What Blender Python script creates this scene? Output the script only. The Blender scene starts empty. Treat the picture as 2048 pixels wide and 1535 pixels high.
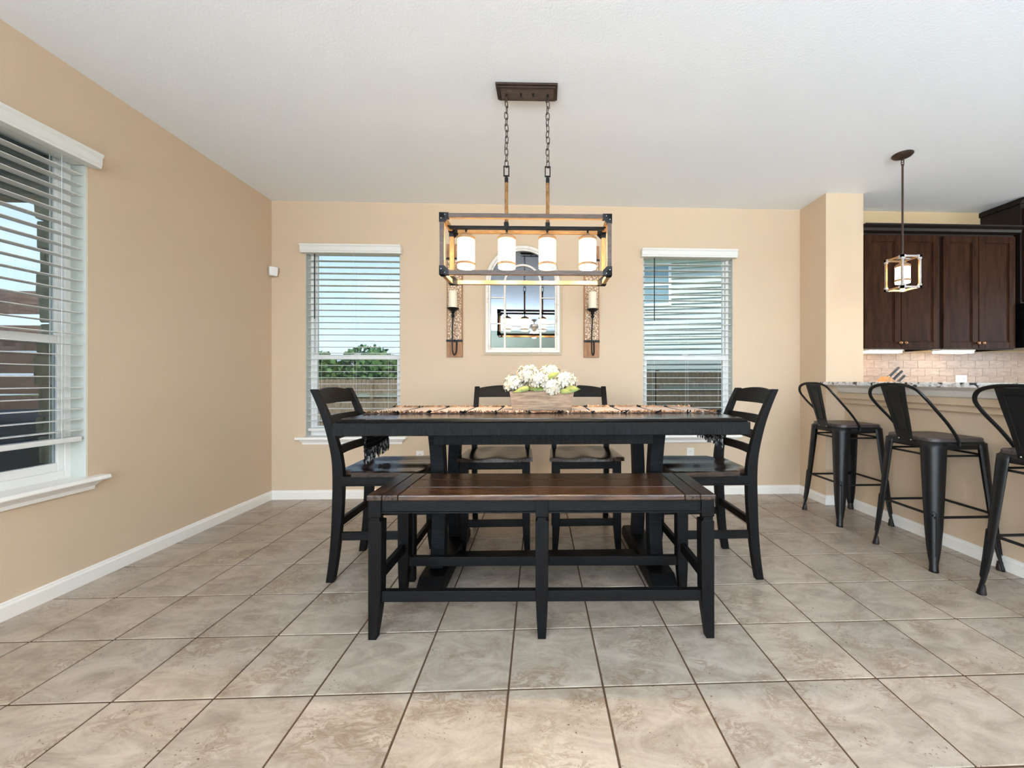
import bpy, bmesh, math, random
from mathutils import Vector, Matrix, Euler
random.seed(7)
R = math.radians
SC = bpy.context.scene
COL = SC.collection

# ------------------------------------------------------------------ camera
H = 1.103                                   # eye height
YAW = math.atan(31 / 785.0)
cam_d = bpy.data.cameras.new('camera')
cam = bpy.data.objects.new('camera', cam_d)
COL.objects.link(cam)
cam.location = (0, 0, H)
cam.rotation_euler = (R(90), 0, -YAW)
cam_d.sensor_fit = 'HORIZONTAL'
cam_d.sensor_width = 36
cam_d.lens = 36 * 785.0 / 2048
cam_d.shift_x = (1024 - 1108) / 2048
cam_d.shift_y = -(767.5 - 758) / 2048
cam_d.clip_start = 0.05
cam_d.clip_end = 300
SC.camera = cam

# ------------------------------------------------------------------ view and light
SC.view_settings.view_transform = 'Standard'
SC.view_settings.look = 'None'
SC.view_settings.exposure = 0.74
SC.view_settings.gamma = 1.0
SC.view_settings.use_curve_mapping = False
SC.cycles.use_denoising = True
SC.cycles.max_bounces = 8
SC.cycles.diffuse_bounces = 4
SC.cycles.glossy_bounces = 3
SC.cycles.transparent_max_bounces = 16
SC.cycles.use_adaptive_sampling = True
SC.cycles.adaptive_threshold = 0.06
SC.cycles.sample_clamp_indirect = 6
SC.cycles.caustics_reflective = False
SC.cycles.caustics_refractive = False

world = bpy.data.worlds.new('sky')
SC.world = world
world.use_nodes = True
wn, wl = world.node_tree.nodes, world.node_tree.links
wn.clear()
w_out = wn.new('ShaderNodeOutputWorld'); w_bg = wn.new('ShaderNodeBackground')
w_tc = wn.new('ShaderNodeTexCoord'); w_sep = wn.new('ShaderNodeSeparateXYZ')
w_rmp = wn.new('ShaderNodeValToRGB'); w_noise = wn.new('ShaderNodeTexNoise'); w_cr = wn.new('ShaderNodeValToRGB')
w_map = wn.new('ShaderNodeMapping'); w_mix = wn.new('ShaderNodeMix'); w_mix.data_type = 'RGBA'
wl.new(w_tc.outputs['Generated'], w_sep.inputs[0]); wl.new(w_sep.outputs['Z'], w_rmp.inputs[0])
e = w_rmp.color_ramp.elements
e[0].position = 0.0; e[0].color = (0.64, 0.76, 0.93, 1)
e[1].position = 0.45; e[1].color = (0.27, 0.46, 0.93, 1)
wl.new(w_tc.outputs['Generated'], w_map.inputs[0]); w_map.inputs['Scale'].default_value = (2.2, 2.2, 7)
wl.new(w_map.outputs[0], w_noise.inputs['Vector']); w_noise.inputs['Scale'].default_value = 1.6; w_noise.inputs['Detail'].default_value = 6
wl.new(w_noise.outputs[0], w_cr.inputs[0])
w_cr.color_ramp.elements[0].position = 0.48; w_cr.color_ramp.elements[1].position = 0.68
wl.new(w_cr.outputs[0], w_mix.inputs[0]); wl.new(w_rmp.outputs[0], w_mix.inputs[6]); w_mix.inputs[7].default_value = (0.68, 0.76, 0.90, 1)
wl.new(w_mix.outputs[2], w_bg.inputs[0]); w_bg.inputs[1].default_value = 1.0
wl.new(w_bg.outputs[0], w_out.inputs[0])

def lamp(name, kind, loc, energy, color=(1, 1, 1), rot=(0, 0, 0), size=None, size_y=None, **kw):
    d = bpy.data.lights.new(name, kind); d.energy = energy; d.color = color
    o = bpy.data.objects.new(name, d); COL.objects.link(o); o.location = loc; o.rotation_euler = rot
    if kind == 'AREA':
        d.shape = 'RECTANGLE'; d.size = size; d.size_y = size_y or size
    elif kind in ('POINT', 'SPOT') and size: d.shadow_soft_size = size
    elif kind == 'SUN': d.angle = size or 0.02
    for k, v in kw.items(): setattr(d, k, v)
    return o
lamp('sun', 'SUN', (0, -10, 20), 2.9, (1, 0.96, 0.90), (R(36), 0, R(24)), 0.05)
# fill lights added behind the camera, set in two made-up patio doors
lamp('patio_fill', 'AREA', (-0.9, -5.93, 1.07), 105, (0.76, 0.88, 1.0), (R(90), 0, 0), 1.9, 2.0)
lamp('patio_fill', 'AREA', (2.2, -5.93, 1.07), 105, (0.76, 0.88, 1.0), (R(90), 0, 0), 1.9, 2.0)

# fill light added in a made-up left wall window behind the camera
lamp('side_fill', 'AREA', (-2.38, -2.6, 1.45), 130, (0.76, 0.88, 1.0), (R(90), 0, R(-90)), 1.7, 1.6)
# fill light added from the right, set in a made-up kitchen window
lamp('kitchen_fill', 'AREA', (6.33, 1.2, 1.65), 28, (0.84, 0.92, 1.0), (R(90), 0, R(90)), 1.9, 1.1)

# ------------------------------------------------------------------ materials
MATS = {}
def srgb(r, g, b):
    f = lambda c: (c / 12.92 if c <= 0.04045 else ((c + 0.055) / 1.055) ** 2.4)
    return (f(r / 255), f(g / 255), f(b / 255), 1)
def mat(name, col, rough=0.5, metal=0.0, spec=0.5, col2=None, nscale=8, stretch=(1, 1, 1), lo=0.35, hi=0.65,
        bump=0.0, bscale=None, bstretch=None, rand=0.0, detail=6, emit=None, emit_s=0, trans=0, coat=0, sheen=0, dist=0.0, alpha=None):
    m = bpy.data.materials.new(name); m.use_nodes = True
    n, l = m.node_tree.nodes, m.node_tree.links
    b = n['Principled BSDF']
    b.inputs['Base Color'].default_value = srgb(*col)
    b.inputs['Roughness'].default_value = rough
    b.inputs['Metallic'].default_value = metal
    b.inputs['Specular IOR Level'].default_value = spec
    if coat: b.inputs['Coat Weight'].default_value = coat; b.inputs['Coat Roughness'].default_value = 0.2
    if emit: b.inputs['Emission Color'].default_value = (*emit, 1); b.inputs['Emission Strength'].default_value = emit_s
    if trans: b.inputs['Transmission Weight'].default_value = trans
    if alpha is not None: b.inputs['Alpha'].default_value = alpha
    tc = mp = None
    if col2 or bump:
        tc = n.new('ShaderNodeTexCoord'); mp = n.new('ShaderNodeMapping')
        if rand:
            oi = n.new('ShaderNodeObjectInfo'); ad = n.new('ShaderNodeVectorMath'); ad.operation = 'ADD'
            sc = n.new('ShaderNodeVectorMath'); sc.operation = 'SCALE'; sc.inputs['Scale'].default_value = rand
            cx = n.new('ShaderNodeCombineXYZ')
            for i in range(3): l.new(oi.outputs['Random'], cx.inputs[i])
            l.new(cx.outputs[0], sc.inputs[0]); l.new(tc.outputs['Object'], ad.inputs[0]); l.new(sc.outputs[0], ad.inputs[1])
            l.new(ad.outputs[0], mp.inputs[0]); base = ad.outputs[0]
        else:
            l.new(tc.outputs['Object'], mp.inputs[0]); base = tc.outputs['Object']
        mp.inputs['Scale'].default_value = stretch
    if col2:
        nz = n.new('ShaderNodeTexNoise'); nz.inputs['Scale'].default_value = nscale; nz.inputs['Detail'].default_value = detail
        nz.inputs['Distortion'].default_value = dist
        l.new(mp.outputs[0], nz.inputs['Vector'])
        rp = n.new('ShaderNodeValToRGB'); rp.color_ramp.elements[0].position = lo; rp.color_ramp.elements[1].position = hi
        rp.color_ramp.elements[0].color = srgb(*col); rp.color_ramp.elements[1].color = srgb(*col2)
        l.new(nz.outputs[0], rp.inputs[0]); l.new(rp.outputs[0], b.inputs['Base Color'])
    if bump:
        bz = n.new('ShaderNodeTexNoise'); bz.inputs['Scale'].default_value = bscale or nscale; bz.inputs['Detail'].default_value = 4
        m2 = n.new('ShaderNodeMapping'); m2.inputs['Scale'].default_value = bstretch or stretch
        l.new(base, m2.inputs[0]); l.new(m2.outputs[0], bz.inputs['Vector'])
        bp = n.new('ShaderNodeBump'); bp.inputs['Strength'].default_value = bump; bp.inputs['Distance'].default_value = 0.01
        l.new(bz.outputs[0], bp.inputs['Height']); l.new(bp.outputs[0], b.inputs['Normal'])
    MATS[name] = m
    return m
mat('beige_paint', (210, 186, 158), 0.6, spec=0.3, bump=0.12, bscale=140)
mat('kitchen_paint', (206, 178, 138), 0.6, spec=0.3, bump=0.1, bscale=140)
mat('sage_paint', (150, 150, 128), 0.6, spec=0.3)
mat('ceiling_paint', (242, 245, 249), 0.7, spec=0.2, bump=0.1, bscale=90)
mat('white_trim', (244, 239, 231), 0.35, spec=0.5)
mat('white_vinyl', (240, 238, 233), 0.4)
mat('blind_white', (228, 226, 220), 0.4)
mat('jamb_paint', (200, 202, 192), 0.5)
mat('cord_white', (225, 225, 220), 0.8)
mat('grout', (84, 64, 48), 0.9, spec=0.1)
mat('black_wood', (9, 8, 8), 0.42, spec=0.12, col2=(16, 15, 15), nscale=14, stretch=(1.2, 12, 12), bump=0.25, bscale=20, bstretch=(2, 26, 26))
mat('black_wood_v', (9, 8, 8), 0.42, spec=0.12, col2=(16, 15, 15), nscale=14, stretch=(12, 12, 1.2), bump=0.22, bscale=20, bstretch=(26, 26, 2))
mat('black_wood_y', (9, 8, 8), 0.42, spec=0.12, col2=(16, 15, 15), nscale=14, stretch=(12, 1.2, 12), bump=0.22, bscale=20, bstretch=(26, 2, 26))
mat('sawn_black', (8, 8, 8), 0.5, spec=0.12, col2=(30, 30, 31), nscale=16, stretch=(14, 3, 1.0), bump=0.35, bscale=24, bstretch=(26, 2, 1))
mat('sawn_black_h', (8, 8, 8), 0.5, spec=0.13, col2=(23, 25, 28), nscale=16, stretch=(1, 3, 16), bump=0.35, bscale=24, bstretch=(1, 2, 26))
mat('brown_top', (46, 29, 20), 0.2, spec=0.5, col2=(82, 54, 35), nscale=6, stretch=(1.0, 14, 8), rand=9, bump=0.12, bscale=10, bstretch=(2, 40, 10))
mat('brown_top_y', (34, 23, 18), 0.2, spec=0.5, col2=(64, 44, 31), nscale=6, stretch=(14, 1.0, 8), rand=9, bump=0.2, bscale=10, bstretch=(40, 2, 10))
mat('brown_edge', (92, 60, 38), 0.35, col2=(120, 82, 54), nscale=8, stretch=(1, 10, 10))
mat('table_top_y', (36, 29, 26), 0.12, spec=0.5, col2=(58, 46, 39), nscale=5, stretch=(14, 1, 8), rand=9, bump=0.03, bscale=10, bstretch=(40, 2, 10))
mat('table_top', (40, 31, 27), 0.12, spec=0.5, col2=(74, 57, 46), nscale=5, stretch=(1.0, 14, 8), rand=9, bump=0.04, bscale=10, bstretch=(2, 40, 10))
mat('seat_wood', (34, 26, 22), 0.14, spec=0.5, col2=(62, 46, 37), nscale=6, stretch=(1.2, 14, 6), bump=0.06, bscale=10, bstretch=(2, 40, 10))
mat('metal_black', (22, 22, 23), 0.42, metal=0.35, spec=0.5)
mat('metal_rust', (36, 25, 20), 0.5)
mat('stool_wood', (42, 39, 40), 0.4, col2=(78, 66, 62), nscale=7, stretch=(2, 20, 6))
mat('iron_black', (26, 25, 25), 0.5, metal=0.5)
mat('bronze', (58, 44, 36), 0.45, metal=0.5, col2=(74, 56, 46), nscale=30)
mat('lantern_wood', (160, 118, 70), 0.55, col2=(192, 148, 96), nscale=10, stretch=(2, 10, 10), rand=5)  # golden lamplight on the inner faces is put into this wood colour
mat('lantern_wood_lit_v', (160, 118, 70), 0.55, col2=(192, 148, 96), nscale=10, stretch=(10, 10, 2), rand=5)  # upright grain, with the same lamplight in its colour
mat('lantern_wood_unlit', (74, 60, 52), 0.55, col2=(98, 80, 70), nscale=10, stretch=(2, 10, 10), rand=5)  # the same wood in its unlit tone, for outer faces and canopy
mat('lantern_pale', (188, 180, 176), 0.6, col2=(160, 150, 145), nscale=20)
mat('rope', (160, 118, 72), 0.9, col2=(120, 84, 46), nscale=60, bump=0.3, bscale=120)
mat('shade_glass', (255, 244, 225), 0.35, emit=(1.0, 0.77, 0.44), emit_s=9.0)
mat('bulb_glow', (255, 250, 240), 0.4, emit=(1.0, 0.80, 0.52), emit_s=150)
mat('bulb_dim', (255, 250, 240), 0.4, emit=(1.0, 0.82, 0.55), emit_s=40)
mat('shade_rim', (150, 114, 78), 0.5)
mat('mirror_white', (232, 226, 218), 0.5, col2=(205, 192, 176), nscale=18, lo=0.6, hi=0.75)
mat('mirror_edge', (196, 178, 152), 0.6)
mat('mirror_glass', (138, 143, 149), 0.015, metal=1.0)
mat('sconce_wood', (140, 96, 62), 0.6, col2=(176, 128, 88), nscale=8, stretch=(10, 10, 1.5))
mat('candle_wax', (244, 232, 208), 0.45, spec=0.4)
mat('wick', (60, 50, 44), 0.9)
mat('planter_wood', (122, 98, 78), 0.7, col2=(168, 140, 114), nscale=6, stretch=(2, 10, 14), rand=6, bump=0.15, bscale=10, bstretch=(2, 10, 40))
mat('petal', (206, 203, 195), 0.6, col2=(208, 198, 168), nscale=30)
mat('petal_heart', (226, 206, 110), 0.7)
mat('leaf', (78, 96, 34), 0.5, col2=(124, 132, 62), nscale=30)
mat('stem', (84, 104, 44), 0.6)
mat('soil_foam', (62, 66, 40), 0.9)
mat('cloth_cream', (190, 178, 170), 0.9, spec=0.1, col2=(166, 152, 144), nscale=220, bump=0.2, bscale=300)
mat('cloth_black', (26, 25, 27), 0.95, spec=0.1)
mat('cloth_grey', (120, 116, 118), 0.95, spec=0.1, col2=(70, 68, 72), nscale=160, stretch=(1, 8, 1))
mat('fringe_tan', (196, 158, 126), 0.95, spec=0.1, col2=(120, 86, 62), nscale=26)
mat('fringe_black', (34, 33, 35), 0.95, spec=0.1, col2=(150, 147, 144), nscale=55, lo=0.48, hi=0.62)
mat('cabinet', (40, 21, 11), 0.38, spec=0.06, col2=(58, 34, 20), nscale=5, stretch=(6, 6, 1))
mat('cabinet_dark', (24, 15, 11), 0.45, spec=0.3)
mat('bronze_knob', (120, 84, 56), 0.3, metal=0.8)
mat('under_light', (255, 250, 240), 0.4, emit=(1.0, 0.83, 0.6), emit_s=9)
mat('lamp_body', (230, 226, 218), 0.5)
mat('splash_tile', (152, 126, 107), 0.3, col2=(184, 158, 138), nscale=7, stretch=(1.5, 4, 9), rand=13, dist=1.2)
mat('splash_grout', (205, 190, 172), 0.8)
mat('outlet_white', (236, 230, 222), 0.35)
mat('outlet_slot', (60, 56, 52), 0.6)
mat('sensor_white', (232, 230, 226), 0.4)
mat('microwave_black', (14, 14, 15), 0.15)
mat('knife_black', (24, 24, 26), 0.35)
mat('steel', (190, 190, 192), 0.25, metal=1.0)
mat('block_wood', (176, 120, 72), 0.5, col2=(198, 146, 96), nscale=8, stretch=(8, 8, 2))
mat('fan_bronze', (120, 98, 76), 0.45, metal=0.2)
mat('fan_wood', (150, 122, 92), 0.5, col2=(120, 92, 66), nscale=8, stretch=(2, 12, 12))
mat('fan_glass', (255, 248, 236), 0.3, emit=(1.0, 0.88, 0.68), emit_s=5)
mat('fence_wood', (140, 112, 88), 0.85, col2=(190, 160, 132), nscale=5, stretch=(8, 8, 1), rand=11)
mat('fence_wood_dark', (92, 76, 60), 0.85, col2=(124, 102, 80), nscale=5, stretch=(8, 8, 1), rand=11)
mat('fence_rail', (178, 176, 160), 0.85, col2=(160, 150, 130), nscale=5)
mat('fence_rail_grey', (112, 116, 108), 0.85)
mat('grass', (90, 112, 58), 0.95, col2=(120, 132, 76), nscale=3)
mat('concrete', (176, 172, 164), 0.9, col2=(156, 152, 146), nscale=6)
mat('foliage', (74, 108, 48), 0.7, col2=(126, 156, 84), nscale=2.2)
mat('foliage_deep', (56, 90, 50), 0.7, col2=(96, 130, 76), nscale=2.2)
mat('trunk', (92, 76, 60), 0.9)
mat('siding', (204, 210, 197), 0.7)
mat('roof_shingle', (120, 112, 106), 0.9)
mat('soffit_grey', (112, 118, 118), 0.8, col2=(92, 98, 98), nscale=4, stretch=(8, 1, 1))
mat('house_glass', (136, 164, 168), 0.1, spec=0.6)
mat('stone', (178, 176, 150), 0.9, col2=(140, 138, 112), nscale=9, rand=7, bump=0.5, bscale=20)
mat('stone_mortar', (150, 146, 130), 0.95)
mat('screen_wood', (92, 70, 60), 0.85, col2=(112, 88, 74), nscale=5, stretch=(1, 8, 8), rand=3)
mat('cover_teal', (38, 52, 54), 0.6, col2=(58, 74, 74), nscale=5)
mat('foam_white', (240, 240, 238), 0.8)

def m_glass(name, tint, refl, alpha_dark=0.0, dark=(0.1, 0.1, 0.1)):
    m = bpy.data.materials.new(name); m.use_nodes = True
    n, l = m.node_tree.nodes, m.node_tree.links; n.clear()
    o = n.new('ShaderNodeOutputMaterial'); t = n.new('ShaderNodeBsdfTransparent'); g = n.new('ShaderNodeBsdfGlossy')
    t.inputs[0].default_value = (*tint, 1); g.inputs['Roughness'].default_value = 0.02
    f = n.new('ShaderNodeFresnel'); f.inputs[0].default_value = 1.45
    mul = n.new('ShaderNodeMath'); mul.operation = 'MULTIPLY'; mul.inputs[1].default_value = refl
    mx = n.new('ShaderNodeMixShader'); l.new(f.outputs[0], mul.inputs[0]); l.new(mul.outputs[0], mx.inputs[0])
    l.new(t.outputs[0], mx.inputs[1]); l.new(g.outputs[0], mx.inputs[2])
    last = mx
    if alpha_dark:
        d = n.new('ShaderNodeBsdfDiffuse'); d.inputs[0].default_value = (*dark, 1)
        m3 = n.new('ShaderNodeMixShader'); m3.inputs[0].default_value = alpha_dark
        l.new(mx.outputs[0], m3.inputs[1]); l.new(d.outputs[0], m3.inputs[2]); last = m3
    l.new(last.outputs[0], o.inputs[0]); MATS[name] = m
m_glass('pane_glass', (0.95, 0.985, 0.98), 0.7)
m_glass('insect_screen', (0.92, 0.94, 0.94), 0.0, 0.22, (0.05, 0.055, 0.06))

def tile_mat():
    m = bpy.data.materials.new('floor_tile'); m.use_nodes = True
    n, l = m.node_tree.nodes, m.node_tree.links; b = n['Principled BSDF']
    tc = n.new('ShaderNodeTexCoord'); oi = n.new('ShaderNodeObjectInfo')
    cx = n.new('ShaderNodeCombineXYZ'); sc = n.new('ShaderNodeVectorMath'); sc.operation = 'SCALE'; sc.inputs['Scale'].default_value = 37
    ad = n.new('ShaderNodeVectorMath'); ad.operation = 'ADD'
    for i in range(3): l.new(oi.outputs['Random'], cx.inputs[i])
    l.new(cx.outputs[0], sc.inputs[0]); l.new(tc.outputs['Object'], ad.inputs[0]); l.new(sc.outputs[0], ad.inputs[1])
    def noise(scale, detail, rough, dist, st=(1, 1, 1)):
        mp = n.new('ShaderNodeMapping'); mp.inputs['Scale'].default_value = st; mp.inputs['Rotation'].default_value = (0, 0, 0.5)
        l.new(ad.outputs[0], mp.inputs[0])
        z = n.new('ShaderNodeTexNoise'); z.inputs['Scale'].default_value = scale; z.inputs['Detail'].default_value = detail
        z.inputs['Roughness'].default_value = rough; z.inputs['Distortion'].default_value = dist
        l.new(mp.outputs[0], z.inputs['Vector']); return z
    def ramp(src, stops):
        r = n.new('ShaderNodeValToRGB'); el = r.color_ramp.elements
        while len(el) < len(stops): el.new(0.5)
        for q, (p, c) in zip(el, stops): q.position = p; q.color = c
        l.new(src, r.inputs[0]); return r
    def mixc(fac, a, bb, mode='MIX'):
        x = n.new('ShaderNodeMix'); x.data_type = 'RGBA'; x.blend_type = mode
        if isinstance(fac, float): x.inputs[0].default_value = fac
        else: l.new(fac, x.inputs[0])
        l.new(a, x.inputs[6])
        if isinstance(bb, tuple): x.inputs[7].default_value = bb
        else: l.new(bb, x.inputs[7])
        return x.outputs[2]
    big = ramp(noise(5.0, 12, 0.72, 0.8, (1, 1.9, 1)).outputs[0], [(0.28, srgb(128, 114, 99)), (0.44, srgb(157, 142, 126)), (0.56, srgb(174, 159, 143)), (0.72, srgb(187, 173, 158))])
    vein = ramp(noise(9, 10, 0.7, 1.6, (1, 2.2, 1)).outputs[0], [(0.44, (0, 0, 0, 1)), (0.495, (1, 1, 1, 1)), (0.51, (1, 1, 1, 1)), (0.56, (0, 0, 0, 1))])
    vmask = ramp(noise(5, 3, 0.5, 0.0).outputs[0], [(0.48, (0, 0, 0, 1)), (0.62, (1, 1, 1, 1))])
    vm = n.new('ShaderNodeMath'); vm.operation = 'MULTIPLY'; l.new(vein.outputs[0], vm.inputs[0]); l.new(vmask.outputs[0], vm.inputs[1])
    vs = n.new('ShaderNodeMath'); vs.operation = 'MULTIPLY'; l.new(vm.outputs[0], vs.inputs[0]); vs.inputs[1].default_value = 0.7
    c1 = mixc(vs.outputs[0], big.outputs[0], srgb(124, 100, 80))
    pit = ramp(noise(120, 2, 0.5, 0.2).outputs[0], [(0.30, (1, 1, 1, 1)), (0.345, (0, 0, 0, 1))])
    pmask = ramp(noise(7, 3, 0.5, 0.0).outputs[0], [(0.52, (0, 0, 0, 1)), (0.62, (1, 1, 1, 1))])
    pm = n.new('ShaderNodeMath'); pm.operation = 'MULTIPLY'; l.new(pit.outputs[0], pm.inputs[0]); l.new(pmask.outputs[0], pm.inputs[1])
    c2 = mixc(pm.outputs[0], c1, srgb(82, 64, 50))
    rnd = ramp(oi.outputs['Random'], [(0.0, (0.93, 0.93, 0.94, 1)), (1.0, (1.05, 1.03, 1.0, 1))])
    c3 = mixc(1.0, c2, rnd.outputs[0], 'MULTIPLY')
    l.new(c3, b.inputs['Base Color'])
    b.inputs['Roughness'].default_value = 0.30; b.inputs['Specular IOR Level'].default_value = 0.5
    bz = noise(60, 5, 0.6, 0.3); bp = n.new('ShaderNodeBump'); bp.inputs['Strength'].default_value = 0.10; bp.inputs['Distance'].default_value = 0.01
    l.new(bz.outputs[0], bp.inputs['Height']); l.new(bp.outputs[0], b.inputs['Normal'])
    MATS['floor_tile'] = m
tile_mat()

def granite_mat():
    m = bpy.data.materials.new('granite'); m.use_nodes = True
    n, l = m.node_tree.nodes, m.node_tree.links; b = n['Principled BSDF']
    tc = n.new('ShaderNodeTexCoord')
    z = n.new('ShaderNodeTexNoise'); z.inputs['Scale'].default_value = 26; z.inputs['Detail'].default_value = 8; z.inputs['Distortion'].default_value = 0.6
    l.new(tc.outputs['Object'], z.inputs['Vector'])
    r = n.new('ShaderNodeValToRGB'); el = r.color_ramp.elements
    for _ in range(3): el.new(0.5)
    for q, (p, c) in zip(el, [(0.30, srgb(30, 30, 34)), (0.42, srgb(70, 68, 70)), (0.47, srgb(196, 190, 186)), (0.58, srgb(236, 234, 232)), (0.72, srgb(176, 160, 146))]): q.position = p; q.color = c
    l.new(z.outputs[0], r.inputs[0]); l.new(r.outputs[0], b.inputs['Base Color']); b.inputs['Roughness'].default_value = 0.15
    MATS['granite'] = m
granite_mat()

def carved_mat():
    m = bpy.data.materials.new('carved_plate'); m.use_nodes = True
    n, l = m.node_tree.nodes, m.node_tree.links; b = n['Principled BSDF']
    tc = n.new('ShaderNodeTexCoord')
    z = n.new('ShaderNodeTexVoronoi'); z.inputs['Scale'].default_value = 42; z.feature = 'DISTANCE_TO_EDGE'
    zn = n.new('ShaderNodeTexNoise'); zn.inputs['Scale'].default_value = 45; zn.inputs['Detail'].default_value = 3
    ad = n.new('ShaderNodeVectorMath'); ad.operation = 'MULTIPLY_ADD'; ad.inputs[1].default_value = (0.04, 0.04, 0.04)
    l.new(tc.outputs['Object'], zn.inputs['Vector']); l.new(zn.outputs['Color'], ad.inputs[0]); l.new(tc.outputs['Object'], ad.inputs[2])
    l.new(ad.outputs[0], z.inputs['Vector'])
    r = n.new('ShaderNodeValToRGB'); el = r.color_ramp.elements
    el.new(0.5)
    for q, (p, c) in zip(el, [(0.02, srgb(130, 92, 62)), (0.10, srgb(196, 164, 132)), (0.25, srgb(232, 212, 188))]): q.position = p; q.color = c
    l.new(z.outputs[0], r.inputs[0]); l.new(r.outputs[0], b.inputs['Base Color']); b.inputs['Roughness'].default_value = 0.6
    bp = n.new('ShaderNodeBump'); bp.inputs['Strength'].default_value = 0.7; bp.inputs['Distance'].default_value = 0.01
    l.new(z.outputs[0], bp.inputs['Height']); l.new(bp.outputs[0], b.inputs['Normal'])
    MATS['carved_plate'] = m
carved_mat()

# ------------------------------------------------------------------ mesh helpers
class MB:
    def __init__(s): s.v = []; s.f = []
    def add(s, vs, fs):
        k = len(s.v); s.v += [tuple(p) for p in vs]; s.f += [tuple(i + k for i in f) for f in fs]; return s
    def box(s, x0, y0, z0, x1, y1, z1):
        if x0 > x1: x0, x1 = x1, x0
        if y0 > y1: y0, y1 = y1, y0
        if z0 > z1: z0, z1 = z1, z0
        return s.hexa([(x0, y0, z0), (x1, y0, z0), (x1, y1, z0), (x0, y1, z0), (x0, y0, z1), (x1, y0, z1), (x1, y1, z1), (x0, y1, z1)])
    def hexa(s, p): return s.add(p, [(0, 3, 2, 1), (4, 5, 6, 7), (0, 1, 5, 4), (1, 2, 6, 5), (2, 3, 7, 6), (3, 0, 4, 7)])
    def loft(s, secs, cap=True, close=True):
        n = len(secs[0]); vs = [p for q in secs for p in q]; fs = []
        for i in range(len(secs) - 1):
            for j in range(n if close else n - 1):
                a = i * n + j; b = i * n + (j + 1) % n
                fs.append((a, b, b + n, a + n))
        if cap:
            fs.append(tuple(range(n - 1, -1, -1))); fs.append(tuple(range((len(secs) - 1) * n, len(secs) * n)))
        return s.add(vs, fs)
    def tube(s, pts, r, n=8, closed=False, cap=True, rz=None):
        pts = [Vector(p) for p in pts]; m = len(pts); up = None; secs = []
        for i, p in enumerate(pts):
            if closed: t = pts[(i + 1) % m] - pts[i - 1]
            else: t = pts[min(i + 1, m - 1)] - pts[max(i - 1, 0)]
            t.normalize()
            if up is None:
                up = Vector((0, 0, 1)) if abs(t.z) < 0.9 else Vector((1, 0, 0))
            side = t.cross(up)
            if side.length < 1e-6: side = t.orthogonal()
            side.normalize(); up = side.cross(t).normalized()
            rr = r[i] if isinstance(r, (list, tuple)) else r
            r2 = rr if rz is None else rz
            secs.append([p + side * (math.cos(2 * math.pi * k / n) * rr) + up * (math.sin(2 * math.pi * k / n) * r2) for k in range(n)])
        if closed: secs.append(secs[0])
        return s.loft(secs, cap and not closed)
    def lathe(s, prof, n=16, o=(0, 0, 0), cap=True):
        secs = [[(o[0] + r * math.cos(2 * math.pi * k / n), o[1] + r * math.sin(2 * math.pi * k / n), o[2] + z) for k in range(n)] for r, z in prof]
        return s.loft(secs, cap)
    def prism(s, poly, axis, a, b):
        def P(u, w, t): return {'x': (t, u, w), 'y': (u, t, w), 'z': (u, w, t)}[axis]
        return s.loft([[P(u, w, a) for u, w in poly], [P(u, w, b) for u, w in poly]])
    def sweep(s, pts, w, d):                    # rectangular section along a path in the xz plane; w along y, d along x
        secs = []
        for i, (x, y, z) in enumerate(pts):
            ww = w[i] if isinstance(w, (list, tuple)) else w
            dd = d[i] if isinstance(d, (list, tuple)) else d
            secs.append([(x - dd / 2, y - ww / 2, z), (x + dd / 2, y - ww / 2, z), (x + dd / 2, y + ww / 2, z), (x - dd / 2, y + ww / 2, z)])
        return s.loft(secs)
    def mesh(s, name, material, smooth=False, ang=35):
        me = bpy.data.meshes.new(name); me.from_pydata(s.v, [], s.f); me.validate(clean_customdata=False)
        bm = bmesh.new(); bm.from_mesh(me); bmesh.ops.recalc_face_normals(bm, faces=bm.faces[:]); bm.to_mesh(me); bm.free()
        if smooth:
            me.polygons.foreach_set('use_smooth', [True] * len(me.polygons)); me.set_sharp_from_angle(angle=R(ang))
        me.materials.append(MATS[material]); me.update(); return me
    def build(s, name, material, parent=None, bevel=0.0, seg=2, smooth=False, ang=35, loc=None, rot=None, solid=0):
        return obj(name, s.mesh(name, material, smooth, ang), parent, bevel, seg, loc, rot, solid)
def obj(name, me, parent=None, bevel=0.0, seg=2, loc=None, rot=None, solid=0):
    o = bpy.data.objects.new(name, me); COL.objects.link(o); o.parent = parent
    if loc: o.location = loc
    if rot: o.rotation_euler = rot
    if solid:
        md = o.modifiers.new('Solidify', 'SOLIDIFY'); md.thickness = solid; md.offset = 0
    if bevel:
        md = o.modifiers.new('Bevel', 'BEVEL'); md.width = bevel; md.segments = seg; md.limit_method = 'ANGLE'; md.angle_limit = R(40)
    return o
def tag(o, label=None, cat=None, group=None, kind=None):
    if label: o['label'] = label
    if cat: o['category'] = cat
    if group: o['group'] = group
    if kind: o['kind'] = kind
    return o
def thing(name, label, cat, loc=(0, 0, 0), rz=0.0, group=None, kind=None):
    o = bpy.data.objects.new(name, None); o.empty_display_size = 0.1; COL.objects.link(o)
    o.location = loc; o.rotation_euler = (0, 0, rz)
    return tag(o, label, cat, group, kind)
def copy_tree(o, parent=None, **kw):
    c = o.copy(); COL.objects.link(c); c.parent = parent
    for ch in list(o.children): copy_tree(ch, c)
    return c
def B(*a): return MB().box(*a)
def spline(pts, n=6):
    out = []; P = [Vector(p) for p in pts]; P = [2 * P[0] - P[1]] + P + [2 * P[-1] - P[-2]]
    for i in range(1, len(P) - 2):
        a, b, c, d = P[i - 1:i + 3]
        for k in range(n):
            t = k / n
            out.append(0.5 * ((2 * b) + (c - a) * t + (2 * a - 5 * b + 4 * c - d) * t * t + (3 * b - a - 3 * c + d) * t ** 3))
    out.append(P[-2]); return out

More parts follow.
